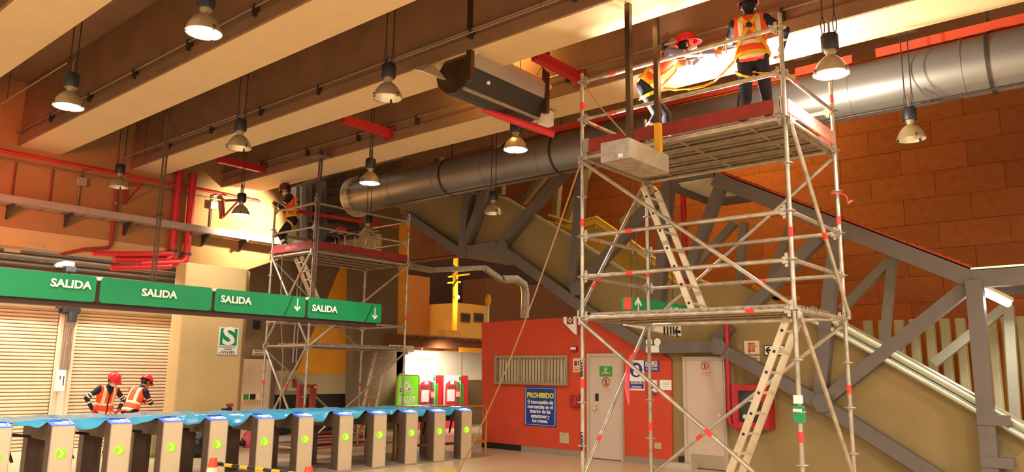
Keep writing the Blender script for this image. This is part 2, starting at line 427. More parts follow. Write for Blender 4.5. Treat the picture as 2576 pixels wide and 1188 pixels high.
MB().box((q.x-.12, 17.6, q.z-.02), (q.x+.08, 18.2, q.z+.08)).build('bracket', 'white', cm)
MB().tube((q.x, 17.6, q.z-.16), (q.x, 17.6, q.z-.5), .02, 8).build('stem', 'rod', cm)

# ------------------------------------------------------------------ services on the girder wall
ty = YW
tr = thing('cable_tray', 'long grey perforated cable tray on brackets along the girder wall', 'tray', (5, YW-.3, 4.6))
MB().box((2.0, YW-.32, 4.62), (10.1, YW-.305, 4.76)).build('side_flange', 'tray', tr)
MB().box((2.0, YW-.32, 4.61), (10.1, YW-.03, 4.625)).build('tray_floor', 'tray', tr)
for px in (20, 170, 320, 520, 615):
    x = PY(px, 560, YW-.15).x
    b = MB(); b.beam((x, YW-.34, 4.585), (x, YW, 4.585), .05, .05); b.prism([V((x-.02, YW-.3, 4.565)), V((x-.02, YW-.02, 4.565)), V((x-.02, YW-.02, 4.36))], (.04, 0, 0))
    b.build('wall_bracket', 'rod', tr)
for i in range(16):
    x = 4.3+.36*i
    MB().box((x, YW-.3, 4.606), (x+.02, YW-.06, 4.611)).build('slot_edge', 'rod', tr)
pf = tag(MB().tube((2, YW-.07, 5.60), (9.6, YW-.07, 5.60), .028, 10).build('sprinkler_pipe', 'red_pipe', smooth=True, org=(5, YW, 5.6)), 'thin red pipe running along the top of the girder wall', 'pipe')
pc = tag(MB().tube((2, YW-.05, 5.46), (9.0, YW-.05, 5.46), .018, 8).build('wall_conduit', 'conduit', smooth=True, org=(5, YW, 5.46)), 'grey conduit under the thin red pipe on the girder wall', 'pipe')
for i, (px, lab) in enumerate(((36, 'leftmost thin conduit dropping to the cable tray'), (132, 'thin conduit dropping to the tray, second from the left'))):
    q = PY(px, 440, YW-.04)
    tag(MB().tube((q.x, YW-.03, 4.76), (q.x, YW-.03, 5.46), .016, 8).build('drop_conduit', 'red_dull', org=(q.x, YW, 4.7)), lab, 'pipe')
for i, (px, py, lab) in enumerate(((206, 457, 'pale junction box on the girder wall left of the unlit lamp'), (538, 517, 'pale junction box on the girder wall left of the lit far lamp'))):
    q = PY(px, py, YW-.06); j = thing('junction_box', lab, 'box', q)
    MB().box((q.x-.09, YW-.09, q.z-.09), (q.x+.09, YW, q.z+.09)).build('box_body', 'tray', j, bevel=.01)
    MB().tube((q.x-.02, YW-.03, 4.76), (q.x-.02, YW-.03, q.z-.09), .016, 8).build('conduit', 'conduit', j)
    MB().path([(q.x-.02, YW-.03, q.z+.09), (q.x-.02, YW-.03, q.z+.22), (q.x+.2, YW-.03, q.z+.3), (q.x+.5, YW-.03, q.z+.3)], .014, 8).build('conduit', 'conduit', j)
q0, q1, q2, q3 = PY(296, 470, YW-.08), PY(291, 625, YW-.08), PY(255, 636, YW-.5), PY(205, 648, YW-.9)
rp = thing('drain_pipe', 'brown red drain pipe dropping down the girder wall and turning left', 'pipe', q1)
MB().path([(q0.x, YW-.06, 5.3), (q0.x, YW-.06, q1.z+.08), (q0.x-.04, YW-.06, q1.z), (q0.x-.5, YW-.06, q1.z-.1), (q0.x-.9, YW-.06, q1.z-.25)], .035, 10).build('pipe_run', 'red_dull', rp, smooth=True)
MB().tube((q0.x, YW-.06, 4.95), (q0.x, YW-.06, 5.0), .05, 10).build('collar', 'conduit', rp)
MB().box((q0.x-.5, YW-.1, q1.z-.12), (q0.x-.3, YW, q1.z-.06)).build('clamp', 'red_dull', rp)
rg = 'red riser pipes left of the column'
for i, (pxt, pxb, lab) in enumerate(((446, 436, 'left red riser pipe crossing behind the tray'), (484, 470, 'right red riser pipe crossing behind the tray'))):
    xt, xb = PY(pxt, 460, YW-.12).x, PY(pxb, 640, YW-.12).x; x = (xt+xb)/2; zb = 4.02-.03*i
    t = thing('red_riser_pipe', lab, 'pipe', (x, YW-.1, zb), rg)
    MB().path([(x, YW-.12, 5.9), (x, YW-.12, zb+.12), (x-.01, YW-.12, zb+.03), (x-.1, YW-.11, zb-.04), (x-1.15+.2*i, YW-.10, zb-.17)], .078, 14).build('pipe_run', 'red_pipe', t, smooth=True)
    MB().tube((x, YW-.12, zb+.12), (x, YW-.12, zb+.17), .10, 14).build('coupling', 'rod', t)
t = tag(MB().path([(7.6, YW-.12, 3.84), (7.0, YW-.10, 3.75), (6.4, YW-.10, 3.67)], .06, 12).build('red_branch_pipe', 'red_pipe', smooth=True, org=(7, YW, 3.7)), 'lowest red pipe running left under the girder', 'pipe', rg)
tag(MB().path([(7.5, YW-.30, 4.08), (6.6, YW-.26, 3.96), (6.0, YW-.2, 3.9)], .05, 12).build('red_branch_pipe', 'red_pipe', smooth=True, org=(7, YW, 3.9)), 'uppermost red pipe running left below the tray', 'pipe', rg)
for px, lab in ((325, 'red triangular steel bracket behind the unlit far lamp'), (572, 'red triangular steel bracket left of the lit far lamp')):
    q = PY(px, 480 if px < 400 else 520, YW-.1); b = MB()
    b.beam((q.x-.06, YW, q.z+.14), (q.x+.14, YW-.35, q.z+.14), .05, .05); b.beam((q.x-.05, YW-.03, q.z+.14), (q.x-.05, YW-.03, q.z-.28), .05, .05)
    b.beam((q.x-.05, YW-.03, q.z-.26), (q.x+.13, YW-.33, q.z+.12), .04, .04)
    tag(b.build('steel_bracket', 'red_dull', org=q), lab, 'bracket')

# ------------------------------------------------------------------ conduits along the beams
names = ('along beam nearest the left top corner', 'on the second beam from the left', 'on the third beam', 'on the beam over the workers')
for i, (x, z) in enumerate(((2.44, ZB+.27), (4.54, ZB+.24), (6.61, ZB+.24), (8.64, ZB+.30))):
    t = thing('beam_conduit', 'thin grey conduit clipped low '+names[i], 'pipe', (x, 6, z), 'conduits along the beams')
    MB().tube((x-.03, -2, z), (x-.03, YW, z), .017, 8).build('pipe_run', 'conduit', t, smooth=True)
    for k in range(9):
        MB().box((x-.05, 1.5+1.6*k, z-.12), (x+.02, 1.54+1.6*k, z+.03)).build('clip', 'rod', t)
for (a, b_, X, lab) in (((168, 160), (-20, 274), 3.45, 'thin cable conduit running left from the far left lit lamp'), ((600, 287), (306, 400), 5.8, 'thin cable conduit between the two unlit lamps left of centre'), ((990, 132), (1500, -8), 5.95, 'thin cable conduit running right from the unlit lamp by the fan unit')):
    p, q = PX(*a, X), PX(*b_, X); q.z = p.z = (p.z+q.z)/2
    t = thing('lamp_feed_conduit', lab, 'pipe', p, 'lamp feed conduits')
    MB().tube(p, q, .009, 6).build('pipe_run', 'conduit', t)
    n = max(1, int((q-p).length/2.2))
    for i in range(1, n+1): c = p.lerp(q, i/(n+.3)); MB().tube(c, (c.x, c.y, ZS), .005, 6).build('hanger_wire', 'rod', t)
# red steel stubs on beam sides
for (a, b, X, lab) in (((868, 300), (975, 335), 8.3, 'red steel stub sticking out beside the third beam'), ((1350, 145), (1452, 190), 8.3, 'red steel stub behind the hanging fan unit'), ((560, 402), (650, 425), 8.3, 'red steel stub left of the far lamps')):
    p = PX(*a, 7.6); q = PX(*b, 8.64); q.y = p.y = (p.y+q.y)/2; q.z = p.z = (p.z+q.z)/2
    t = thing('red_steel_stub', lab, 'bracket', q, 'red steel stubs')
    MB().beam(p, q, .11, .14).build('bar', 'red_paint', t)
    MB().box((8.61, q.y-.11, q.z-.12), (8.64, q.y+.11, q.z+.13)).build('end_plate', 'red_dull', t)
p = [PX(1213, 250, 7.45), PX(1222, 275, 7.5), PX(1250, 288, 7.6), PX(1395, 338, 8.2)]
t = thing('red_elbow_pipe', 'red pipe with an elbow below the hanging fan unit', 'pipe', p[0])
MB().path([V((p[0].x, p[0].y, p[0].z+.15))]+p, .055, 12).build('pipe_run', 'red_pipe', t, smooth=True)
MB().tube(V((p[0].x, p[0].y, p[0].z+.1)), V((p[0].x, p[0].y, p[0].z+.17)), .085, 12).build('flange', 'red_pipe', t)
t = thing('ceiling_speaker', 'white cylindrical ceiling fitting right of the hanging fan unit', 'speaker', PZ(1372, 300, 5.5))
q = PZ(1372, 315, 5.52)
MB().lathe([(.001, .2), (.13, .2), (.13, 0), (.10, 0), (.10, .03), (.001, .03)], 20, q).build('housing', 'white', t, smooth=True)
MB().tube(q+V((0, 0, .2)), q+V((0, 0, .4)), .03, 8).build('stem', 'white', t)
# red bar above the duct
for y0, y1, lab in ((-2, 2.82, 'long red steel angle above the big grey duct at the right'), (3.15, 4.0, 'short red steel angle above the duct behind the lit lamp'), (4.2, 9.0, 'red steel angle above the duct behind the two upper workers')):
    tag(MB().beam((11.5, y0, 6.41), (11.5, y1, 6.41), .06, .13).build('red_steel_angle', 'red_kiosk', org=(11.5, y0, 6.4)), lab, 'beam')

# ------------------------------------------------------------------ round duct
DX, DZ, DR = 11.6, 5.93, .40
t = thing('ventilation_duct', 'long round grey metal ventilation duct under the ceiling', 'duct', (DX, 6, DZ))
k = 0; y = -2.6
while y < 14.6:
    y2 = min(y+1.45, 14.75)
    MB().lathe([(DR, y), (DR, y2-.01)], 40, (DX, 0, DZ), axis='y').build('duct_section', 'duct', t, smooth=True)
    MB().lathe([(DR+.002, y2-.03), (DR+.008, y2-.03), (DR+.008, y2+.01), (DR+.002, y2+.01)], 40, (DX, 0, DZ), axis='y').build('joint_band', 'duct', t, smooth=True)
    y = y2
MB().tube((DX-.24, -2.5, DZ-DR-.04), (DX-.24, 13.5, DZ-DR-.04), .018, 8).build('support_wire', 'rod', t)
for y in (1.4, 4.8, 8.6, 11.6):
    MB().lathe([(DR+.012, y), (DR+.02, y), (DR+.02, y+.04), (DR+.012, y+.04)], 40, (DX, 0, DZ), axis='y').build('strap_band', 'rod', t, smooth=True)
    MB().tube((DX, y+.02, DZ+DR), (DX, y+.02, 10.6), .012, 6).build('hanger_rod', 'rod', t)
# flared end ring and dark machine behind the left scaffold
e = thing('duct_flare', 'torn silver duct collar with tabs at the far end of the round duct', 'duct', (DX, 14.9, DZ))
MB().lathe([(DR+.0, 14.76), (DR+.10, 14.86), (DR+.10, 14.92), (DR-.02, 14.80)], 40, (DX, 0, DZ), axis='y').build('collar_ring', 'alu', e, smooth=True)
for i in range(20):
    a = 2*math.pi*i/20; c = V((DX+math.cos(a)*(DR+.06), 14.8, DZ+math.sin(a)*(DR+.06)))
    MB().beam(c, c+V((math.cos(a)*.05, -.12, math.sin(a)*.05)), .05, .01, (math.cos(a), 0, math.sin(a))).build('tab', 'alu', e)
u = thing('air_handling_unit', 'dark ribbed plant unit behind the scaffold at the duct end', 'machine', (10.8, 16.2, 5.0))
MB().prism([PY(*q, 16.3) for q in ((820, 610), (905, 600), (905, 470), (862, 435), (820, 455))], (0, .9, 0)).build('casing', 'duct_dark', u, bevel=.02)
for i in range(5):
    p = PY(822, 470+22*i, 16.26); q = PY(875, 464+22*i, 16.26)
    MB().beam(p, q, .04, .03).build('rib', 'rod', u)
MB().prism([PY(*q, 16.9) for q in ((745, 470), (825, 440), (825, 560), (745, 560))], (0, .5, 0)).build('side_casing', 'tray', u)
MB().tube(PY(765, 470, 16.6), PY(765, 600, 16.6), .11, 14).build('down_pipe', 'duct', u, smooth=True)
MB().prism([PY(*q, 17.2) for q in ((745, 560), (960, 590), (960, 640), (745, 640))], (0, .4, 0)).build('lower_casing', 'wall_beige', u)
MB().beam(PY(750, 532, 16.1), PY(1000, 573, 16.1), .05, .08).build('red_rail', 'red_pipe', u)
for i in range(7):
    p = PY(830+17*i, 585+4*(i % 3), 16.2)
    MB().beam(p, p+V((.1, -.2, .04)), .08, .02).build('loose_clip', 'alu', u)
for i in range(4):
    p = PY(868+25*i, 590+6*i, 16.0); q = PY(868+25*i, 640, 16.0)
    MB().tube(p, q, .018, 8).build('support_stem', 'alu', u)
MB().tube(PY(855, 585, 16.0), PY(985, 570, 16.0), .03, 8).build('cross_pipe', 'rod', u)
wbk = thing('white_bucket', 'white plastic bucket on the left scaffold beside the standing worker', 'bucket', PY(751, 612, 14.3))
q = PY(751, 610, 14.3); q.z = 4.16
MB().lathe([(.001, 0), (.12, 0), (.145, .30), (.15, .30), (.15, .33), (.135, .33), (.11, .02), (.001, .02)], 20, q).build('bucket_body', 'white', wbk, smooth=True)
MB().path([q+V((.15*math.cos(a), 0, .32-.12*math.sin(a))) for a in [math.pi*i/10 for i in range(11)]], .006, 6).build('handle', 'rod', wbk)

# ================================================================== STAIRCASE (near plane XN, far plane XF)
XN, XF = 13.52, 15.3
XW = 13.70
low = [PX(*q, XW) for q in ((1692, 1174), (1690, 906), (1640, 874), (1800, 872), (2070, 1016), (2350, 1186))]
lw = [V((XW, low[0].y, 0))]+low[1:]+[V((XW, 2.2, 0))]
lw[1].x = XW
struct(MB().prism(lw, (.12, 0, 0)).build('wall_stair', 'tan'), 'tan wall below the lower stair flight')
pe = low[5]+(low[5]-low[4])*.5; pe.z = max(pe.z, 0)
st = thing('steel_staircase', 'grey steel truss staircase with tan side panels descending to the right', 'staircase', (XN, 6, 0))
par = [PX(*q, XW) for q in ((985, 512), (1160, 635), (1255, 620), (1480, 780), (1640, 874), (1800, 872), (2070, 1016), (2350, 1186))]
top = [PX(*q, XW) for q in ((2600, 1122), (2090, 835), (1905, 735), (1862, 716), (1690, 720), (1580, 690), (1445, 602), (1272, 500), (1165, 485), (1060, 400), (985, 430))]
par += [V((XW, par[-1].y-.3, 0)), V((XW, top[0].y, 0))]
MB().prism(par+top, (.10, 0, 0)).build('side_panel', 'tan', st)
top2 = [PX(*q, XW-.02) for q in ((1690, 718), (1580, 688), (1445, 600), (1272, 498), (1165, 483))]
b = MB()
for a, c in zip(top2, top2[1:]): b.beam(a, c, .14, .05)
b.build('panel_capping', 'steel_pale', st)
ch = [PX(*q, XN) for q in ((1022, 540), (1160, 635), (1255, 620), (1480, 782), (1640, 876), (1805, 872), (2070, 1016), (2440, 1250))]
for i, (a, c) in enumerate(zip(ch, ch[1:])): MB().beam(a-V((.012+.006*(i % 2), 0, 0)), c-V((.012+.006*(i % 2), 0, 0)), .2, .22).build('lower_chord', 'steel_grey', st)
c2 = [V((XF, p.y, p.z)) for p in ch]
for a, c in zip(c2[:4], c2[1:5]): MB().beam(a, c, .2, .22).build('far_chord', 'steel_grey', st)
for a, c in zip(ch[:4], ch[1:5]):
    e = V((XF-XN, 0, 0)); d = V((0, 0, -.12))
    MB().hexa([a+d, a+e+d, c+e+d, c+d], [a+d*.3, a+e+d*.3, c+e+d*.3, c+d*.3]).build('flight_soffit', 'steel_grey', st)
fp = [PX(*q, XF) for q in ((1385, 545), (1478, 553), (1500, 548), (1590, 612), (1700, 690), (1705, 745), (1600, 712), (1450, 615))]
MB().prism(fp, (.08, 0, 0)).build('far_panel', 'sodium_tint_frame', st)
rl = [PX(*q, XF-.1) for q in ((1380, 542), (1440, 562), (1478, 553), (1500, 546), (1590, 608), (1665, 664), (1720, 712))]
b = MB(); b.path(rl, .035, 8); b.path([p-V((0, 0, .16)) for p in rl], .03, 8)
b.build('handrail', 'sodium_tint_frame', st, smooth=True)
for i in (1, 3, 4, 5):
    MB().tube(rl[i]-V((0, 0, .3)), rl[i], .025, 8).build('rail_post', 'sodium_tint_frame', st)
b = MB(); b.path([PX(*q, XF-.1) for q in ((1700, 686), (1785, 716))], .05, 8); b.build('handrail', 'sodium_tint_frame', st)
# silver escalator style rails on the lower flight
for dy, r in ((0, .075), (26, .06)):
    pts = [PX(x, y+dy, XW-.14) for x, y in ((2040, 778), (2120, 818), (2350, 946), (2600, 1088))]
    MB().path(pts, r, 12).build('silver_rail', 'rail_silver', st, smooth=True)
pts = [PX(x, y+13, XW-.06) for x, y in ((2050, 786), (2120, 818), (2350, 946), (2600, 1088))]
b = MB()
for a, c in zip(pts, pts[1:]): b.beam(a, c, .04, .14)
b.build('rail_web', 'roof_under', st)
b = MB(); b.beam(PX(1895, 720, XF), PX(2070, 812, XF), .1, .08); b.beam(PX(1935, 752, XF), PX(2010, 750, XF), .1, .08); b.build('handrail', 'yellow_paint', st)
near = [((1165, 632), (1183, 440)), ((1168, 628), (1240, 440)), ((1262, 618), (1450, 400)), ((1443, 726), (1466, 420)), ((1455, 724), (1700, 455)), ((1657, 770), (1684, 460)),
        ((1726, 700), (1818, 460)), ((1885, 780), (2062, 600)), ((2078, 830), (2104, 600)), ((2068, 1014), (2447, 712)), ((2064, 1012), (2080, 830)), ((1800, 872), (1838, 820))]
for i, (a, c) in enumerate(near): MB().beam(PX(*a, XN+.007*i), PX(*c, XN+.007*i), .2, .2, (1, 0, 0)).build('truss_member', 'steel_grey', st)
far = [((1316, 510), (1385, 425)), ((1397, 552), (1408, 430)), ((1430, 552), (1490, 400)), ((1261, 490), (1264, 455)), ((1565, 562), (1650, 474)), ((1655, 575), (1667, 480)), ((1855, 790), (1872, 560)), ((1920, 755), (1990, 570)),
       ((2225, 862), (2246, 650)), ((2118, 778), (2240, 655)), ((2350, 915), (2530, 772)), ((2556, 1060), (2538, 770)), ((1740, 680), (1850, 560)), ((1190, 490), (1230, 485)), ((1240, 375), (1262, 350)), ((1100, 410), (1115, 385))]
for i, (a, c) in enumerate(far): MB().beam(PX(*a, XF+.007*i), PX(*c, XF+.007*i), .15, .16, (1, 0, 0)).build('truss_member', 'steel_pale', st)
for a, c in (((1160, 635), 1), ((1262, 620), 1), ((1448, 726), 1), ((2068, 1014), 1), ((1805, 872), 1)):
    p = PX(*a, XN-.145); MB().prism([p+V((0, .18*math.cos(i*math.pi/3), .17*math.sin(i*math.pi/3))) for i in range(6)], (.02, 0, 0)).build('gusset_plate', 'steel_grey', st)
# pale folded fins in front of an orange lit wall
fw_ = struct(MB().box((16.9, -4, 0), (17.1, 9, 2.75)).build('trim_8', 'fin_back'), 'orange lit low wall behind the pale fins')
for i, px in enumerate((2180, 2218, 2258, 2297, 2336, 2374, 2413, 2452, 2491, 2530, 2569, 2608)):
    q = PX(px, 812, 16.5); z = 2.86
    b = MB(); yy = q.y; w2 = .03
    b.prism([V((16.60, yy+.10, 0)), V((16.5, yy+.06, 0)), V((16.5, yy-.07, 0)), V((16.58, yy-.10, 0)), V((16.61, yy-.08, 0)), V((16.53, yy-.05, 0)), V((16.53, yy+.04, 0)), V((16.63, yy+.08, 0))], (0, 0, z))
    f = thing('wall_fin', ('leftmost', 'second', 'third', 'fourth', 'fifth', 'sixth', 'seventh', 'eighth', 'ninth', 'tenth', 'second last', 'rightmost')[i]+' pale upright concrete fin from the left behind the stair rails', 'panel', (16.5, q.y, 0), 'row of pale fins behind the stair')
    b.build('folded_panel', 'fin', f, bevel=.01)
# main post
a, c = PX(2455, 715, XN-.05), PX(2492, 1188, XN-.05)
ym = (a.y+c.y)/2; pm = thing('steel_post', 'thick dark steel post at the right end of the stair canopy', 'column', (XN, ym, 0))
MB().box((XN-.17, ym-.11, 0), (XN+.05, ym+.11, a.z+.05)).build('post_shaft', 'steel_grey', pm)
for z in (.5, 1.1):
    MB().box((XN-.19, ym-.3, z-.03), (XN+.07, ym+.11, z+.12)).build('cleat', 'steel_grey', pm)
# canopy
cn = thing('stair_canopy', 'sloping canopy roof over the stair with white underside and red tiles', 'canopy', (XN, 4, 4))
ca = [PX(1800, 452, XN), PX(2447, 704, XN)]; ca.insert(0, ca[0]+V((0, .95, 0))); ca.append(ca[-1]+V((0, -3.2, .03)))
cb = [V((XF, p.y, p.z)) for p in ca]
for i, (a, c) in enumerate(zip(ca, ca[1:])): MB().beam(a+V((-.004-.007*i, 0, .09 if i == 0 else 0)), c+V((-.004-.007*i, 0, .09 if i == 0 else 0)), .18, .08 if i == 0 else .26).build('edge_chord', 'steel_grey', cn)
for i, (a, c) in enumerate(zip(cb, cb[1:])): MB().beam(a, c, .18, .2).build('edge_chord', 'steel_grey', cn)
for i in range(len(ca)-1):
    u = V((0, 0, .04 if i != 1 else .10)); u2 = V((0, 0, .15))
    MB().hexa([ca[i]+u, ca[i+1]+u, cb[i+1]+u, cb[i]+u], [ca[i]+u2, ca[i+1]+u2, cb[i+1]+u2, cb[i]+u2]).build('roof_underside', 'roof_under', cn)
    l = (ca[i+1]-ca[i]).length
    for k in range(1, int(l/.28)):
        p = ca[i].lerp(ca[i+1], k*.28/l)+V((0, 0, .098)); MB().beam(p, p+V((XF-XN, 0, 0)), .02, .012).build('ceiling_rib', 'steel_pale', cn) if i == 1 and k < 14 else None
for p, q in ((ca[2], cb[2]), (ca[0], cb[0])): MB().beam(p, q, .12, .14).build('cross_beam', 'steel_grey', cn)
p = ca[1].lerp(ca[2], .27); MB().beam(p, p+V((XF-XN, 0, 0)), .14, .18).build('cross_beam', 'steel_grey', cn)
l = (ca[2]-ca[1]).length; n = 34; d = (ca[2]-ca[1])/n
tl = None
for k in range(n):
    p = ca[1]+d*k+V((0, 0, .17)); q = p+d*.96
    w = V((XF-XN+.3, 0, 0)); e = V((-.12, 0, 0))
    MB().hexa([p+e, q+e, q+w, p+w], [p+e+V((0, 0, .03)), q+e+V((0, 0, .055)), q+w+V((0, 0, .055)), p+w+V((0, 0, .03))]).build('roof_tile', 'roof_tile', cn)
b = MB(); b.beam(ca[2]+V((0, 0, .16)), ca[3]+V((0, 0, .16)), .2, .03); b.build('flashing', 'rail_silver', cn)
q = PX(2497, 745, 14.3)
fl = thing('canopy_tube_lamp', 'lit white fluorescent lamp under the canopy at the right edge', 'lamp', q)
dv = V((.62, -.25, -.16)).normalized()
MB().tube(q-dv*.42, q+dv*.42, .06, 12).build('tube', 'tube_on', fl, smooth=True)
MB().beam(q-dv*.5+V((0, 0, .08)), q+dv*.5+V((0, 0, .08)), .1, .06).build('lamp_tray', 'roof_under', fl)
MB().tube(q+V((0, 0, .1)), q+V((0, 0, .34)), .015, 6).build('stem', 'steel_grey', fl)
area('canopy_lamp_light', q+V((0, 0, -.1)), q+V((-.4, 0, -2)), .4, 40, (1, .97, .85))
# red riser pipe by the stair and hose cabinet
x0 = PX(1832, 950, XW-.25)
ff = tag(MB().path([V((XW-.25, x0.y, 2.7)), V((XW-.25, x0.y, 1.2)), V((XW-.25, x0.y, .92)), V((XW-.25, x0.y-.04, .84)), V((XW-.25, x0.y-.22, .80))], .045, 12).build('fire_riser_pipe', 'red_paint', smooth=True, org=(XW-.2, x0.y, .7)), 'vertical red fire pipe beside the right hand door', 'pipe')
a, c = PX(1718, 460, 14.6), PX(1722, 790, 14.6)
tag(MB().tube(V((14.6, a.y, 1.0)), V((14.6, a.y, 5.6)), .06, 12).build('fire_riser_pipe', 'red_paint', smooth=True, org=(14.6, a.y, 1)), 'tall red pipe rising behind the scaffold ladder', 'pipe')
a, c = PX(1842, 967, XW-.28), PX(1936, 1082, XW-.28)
hc = thing('fire_hose_cabinet', 'red fire hose cabinet with a glass front on the tan wall', 'cabinet', (XW, (a.y+c.y)/2, .8))
b = MB(); b.frame(XW-.28, XW, c.y, a.y, c.z, a.z, .03)
b.build('cabinet_body', 'red_paint', hc)
MB().box((XW-.03, c.y+.03, c.z+.03), (XW-.01, a.y-.03, a.z-.03)).build('dark_interior', 'kick_black', hc)
f = .11; b = MB(); b.frame(XW-.31, XW-.28, c.y, a.y, c.z, a.z, f)
b.build('door_frame', 'red_paint', hc)
MB().box((XW-.295, c.y+f, c.z+f), (XW-.29, a.y-f, a.z-f)).build('glass_pane', 'glass', hc)
ym = (a.y+c.y)/2
MB().lathe([(.001, -.08), (.24, -.08), (.24, -.05), (.1, -.05), (.1, .03), (.24, .03), (.24, .06), (.001, .06)], 24, (XW-.14, ym, .5*(a.z+c.z)+.04), axis='x').build('hose_reel', 'black', hc, smooth=True)
MB().ball((XW-.24, a.y-.2, c.z+.2), .045).build('valve', 'white', hc, smooth=True)
MB().box((XW-.26, c.y+.2, a.z-.3), (XW-.2, a.y-.25, a.z-.26)).build('rack_bar', 'white', hc)
MB().box((XW-.33, c.y+.02, .5*(a.z+c.z)-.05), (XW-.31, c.y+.06, .5*(a.z+c.z)+.05)).build('handle', 'inox_side', hc)

def wall_sign(name, label, x0, y0, x1, y1, X, m, cat='sign', rim=None):
    a, c = PX(x0, y0, X), PX(x1, y1, X)
    t = thing(name, label, cat, (X, (a.y+c.y)/2, (a.z+c.z)/2))
    MB().box((X-.012, c.y, c.z), (X, a.y, a.z)).build('plate', m, t)
    return t, a, c
R_, U_ = V((0, -1, 0)), V((0, 0, 1))
def wpos(a, c, u, v, X): return V((X-.014, a.y+(c.y-a.y)*u, a.z+(c.z-a.z)*v))
def wrect(t, a, c, u0, v0, u1, v1, X, m, name='field', lift=.015):
    p, q = wpos(a, c, u0, v0, X), wpos(a, c, u1, v1, X)
    return MB().box((X-lift, q.y, q.z), (X-.011, p.y, p.z)).build(name, m, t)
def ring(t, ctr, r0, r1, nrm, m, name, n=28, th=.003):
    ctr = V(ctr); nrm = V(nrm).normalized(); u = nrm.cross(V((0, 0, 1))).normalized(); b = MB(); k = len(b.v); vs = []; fs = []
    for i in range(n):
        a = 2*math.pi*i/n; d = u*math.cos(a)+V((0, 0, 1))*math.sin(a); vs += [ctr+d*r0+nrm*th, ctr+d*r1+nrm*th]
    fs = [(2*i, 2*i+1, 2*((i+1) % n)+1, 2*((i+1) % n)) for i in range(n)]
    b.add(vs, fs); return b.build(name, m, t)
def flatpoly(t, pts, ctr, right, up, s, m, name, th=.004):   # polygon in sign coordinates
    right = V(right); up = V(up); n = right.cross(up)
    p = [V(ctr)+right*x*s+up*y*s for x, y in pts]
    return MB().prism(p, n*th).build(name, m, t)
ARROW = [(-.5, 0), (-.12, .42), (.12, .42), (-.12, .12), (.5, .12), (.5, -.12), (-.12, -.12), (.12, -.42), (-.12, -.42)]   # pointing left
XS2 = XW-.005
t, a, c = wall_sign('fire_hose_sign', 'cream fire hose sign with a red reel above a text box', 1872, 858, 1912, 912, XS2, 'panel_cream')
for i in range(6): wrect(t, a, c, .26+.08*i, .1, .31+.08*i, .5, XS2, 'red_kiosk', 'hose_coil')
wrect(t, a, c, .24, .1, .72, .14, XS2, 'red_kiosk', 'hose_coil'); wrect(t, a, c, .24, .46, .72, .5, XS2, 'red_kiosk', 'hose_coil'); wrect(t, a, c, .72, .24, .9, .27, XS2, 'red_kiosk', 'hose_nozzle')
wrect(t, a, c, .32, .5, .36, .62, XS2, 'red_kiosk', 'hose_tail'); wrect(t, a, c, .06, .66, .94, .67, XS2, 'ink', 'rule')
text('MANGUERA\nCONTRA\nINCENDIOS', .055, wpos(a, c, .5, .83, XS2), R_, U_, 'ink', t)
t, a, c = wall_sign('exit_direction_sign', 'small white sign with a left arrow on the tan wall', 1922, 869, 1975, 895, XS2, 'ink')
wrect(t, a, c, .04, .08, .96, .92, XS2, 'white', 'white_field', .014)
p, q = wpos(a, c, .24, .5, XS2), None
wrect(t, a, c, .03, .05, .48, .95, XS2, 'ink', 'arrow_field', .0145) if 0 else None
flatpoly(t, ARROW, wpos(a, c, .26, .5, XS2), R_, U_, .15, 'ink', 'arrow')
text('SALIDA', .10, wpos(a, c, .72, .5, XS2), R_, U_, 'ink', t, width=.24)

# ================================================================== RED KIOSK
XK = 13.65
kp = [PX(*q, XK) for q in ((1212, 1124), (1212, 812), (1425, 799), (1500, 793), (1558, 822), (1618, 862), (1660, 886), (1689, 906), (1691, 1172))]
kp[0].z = 0; kp[-1].z = 0
k = struct(MB().prism(kp, (.14, 0, 0)).build('wall_kiosk', 'red_kiosk'), 'orange red front wall of the first aid kiosk')
MB().box((XK+.14, kp[0].y-.14, 0), (XK+1.0, kp[0].y, kp[1].z)).build('side_wall', 'red_kiosk', k)
MB().box((XK+.14, kp[4].y, 2.5), (XK+1.0, kp[0].y-.14, 2.56)).build('flat_roof', 'wall_dark', k)
yb = PX(1312, 1135, XK).y
MB().box((XK-.012, kp[-1].y, 0), (XK, yb, .12)).build('plinth_strip', 'platform', k)
MB().box((XK-.006, yb, 0), (XK, kp[0].y, .13)).build('plinth_gap', 'kick_black', k)
a, c = PX(1250, 895, XK), PX(1433, 971, XK)
w = struct(MB().box((XK-.004, c.y+.05, c.z+.05), (XK-.002, a.y-.05, a.z-.05)).build('window_1', 'wall_dark'), 'kiosk window with vertical blinds')
b = MB()
b.frame(XK-.09, XK, c.y, a.y, c.z, a.z, .06)
b.build('window_frame', 'win_alu', w)
for px in (1311, 1373): y = PX(px, 930, XK).y; MB().box((XK-.08, y-.025, c.z), (XK-.01, y+.025, a.z)).build('mullion', 'win_alu', w)
y = c.y+.08
while y < a.y-.12:
    wd_ = .075; g = random.uniform(-.012, .012)
    MB().hexa([V((XK-.03+g, y, c.z+.06)), V((XK-.012, y+wd_, c.z+.06)), V((XK-.010, y+wd_, c.z+.06)), V((XK-.028+g, y, c.z+.06))], [V((XK-.03, y, a.z-.06)), V((XK-.012, y+wd_, a.z-.06)), V((XK-.010, y+wd_, a.z-.06)), V((XK-.028, y, a.z-.06))]).build('blind_slat', 'blind', w)
    y += .088
MB().box((XK-.055, c.y+.05, c.z+.05), (XK-.05, a.y-.05, a.z-.05)).build('pane', 'glass', w)
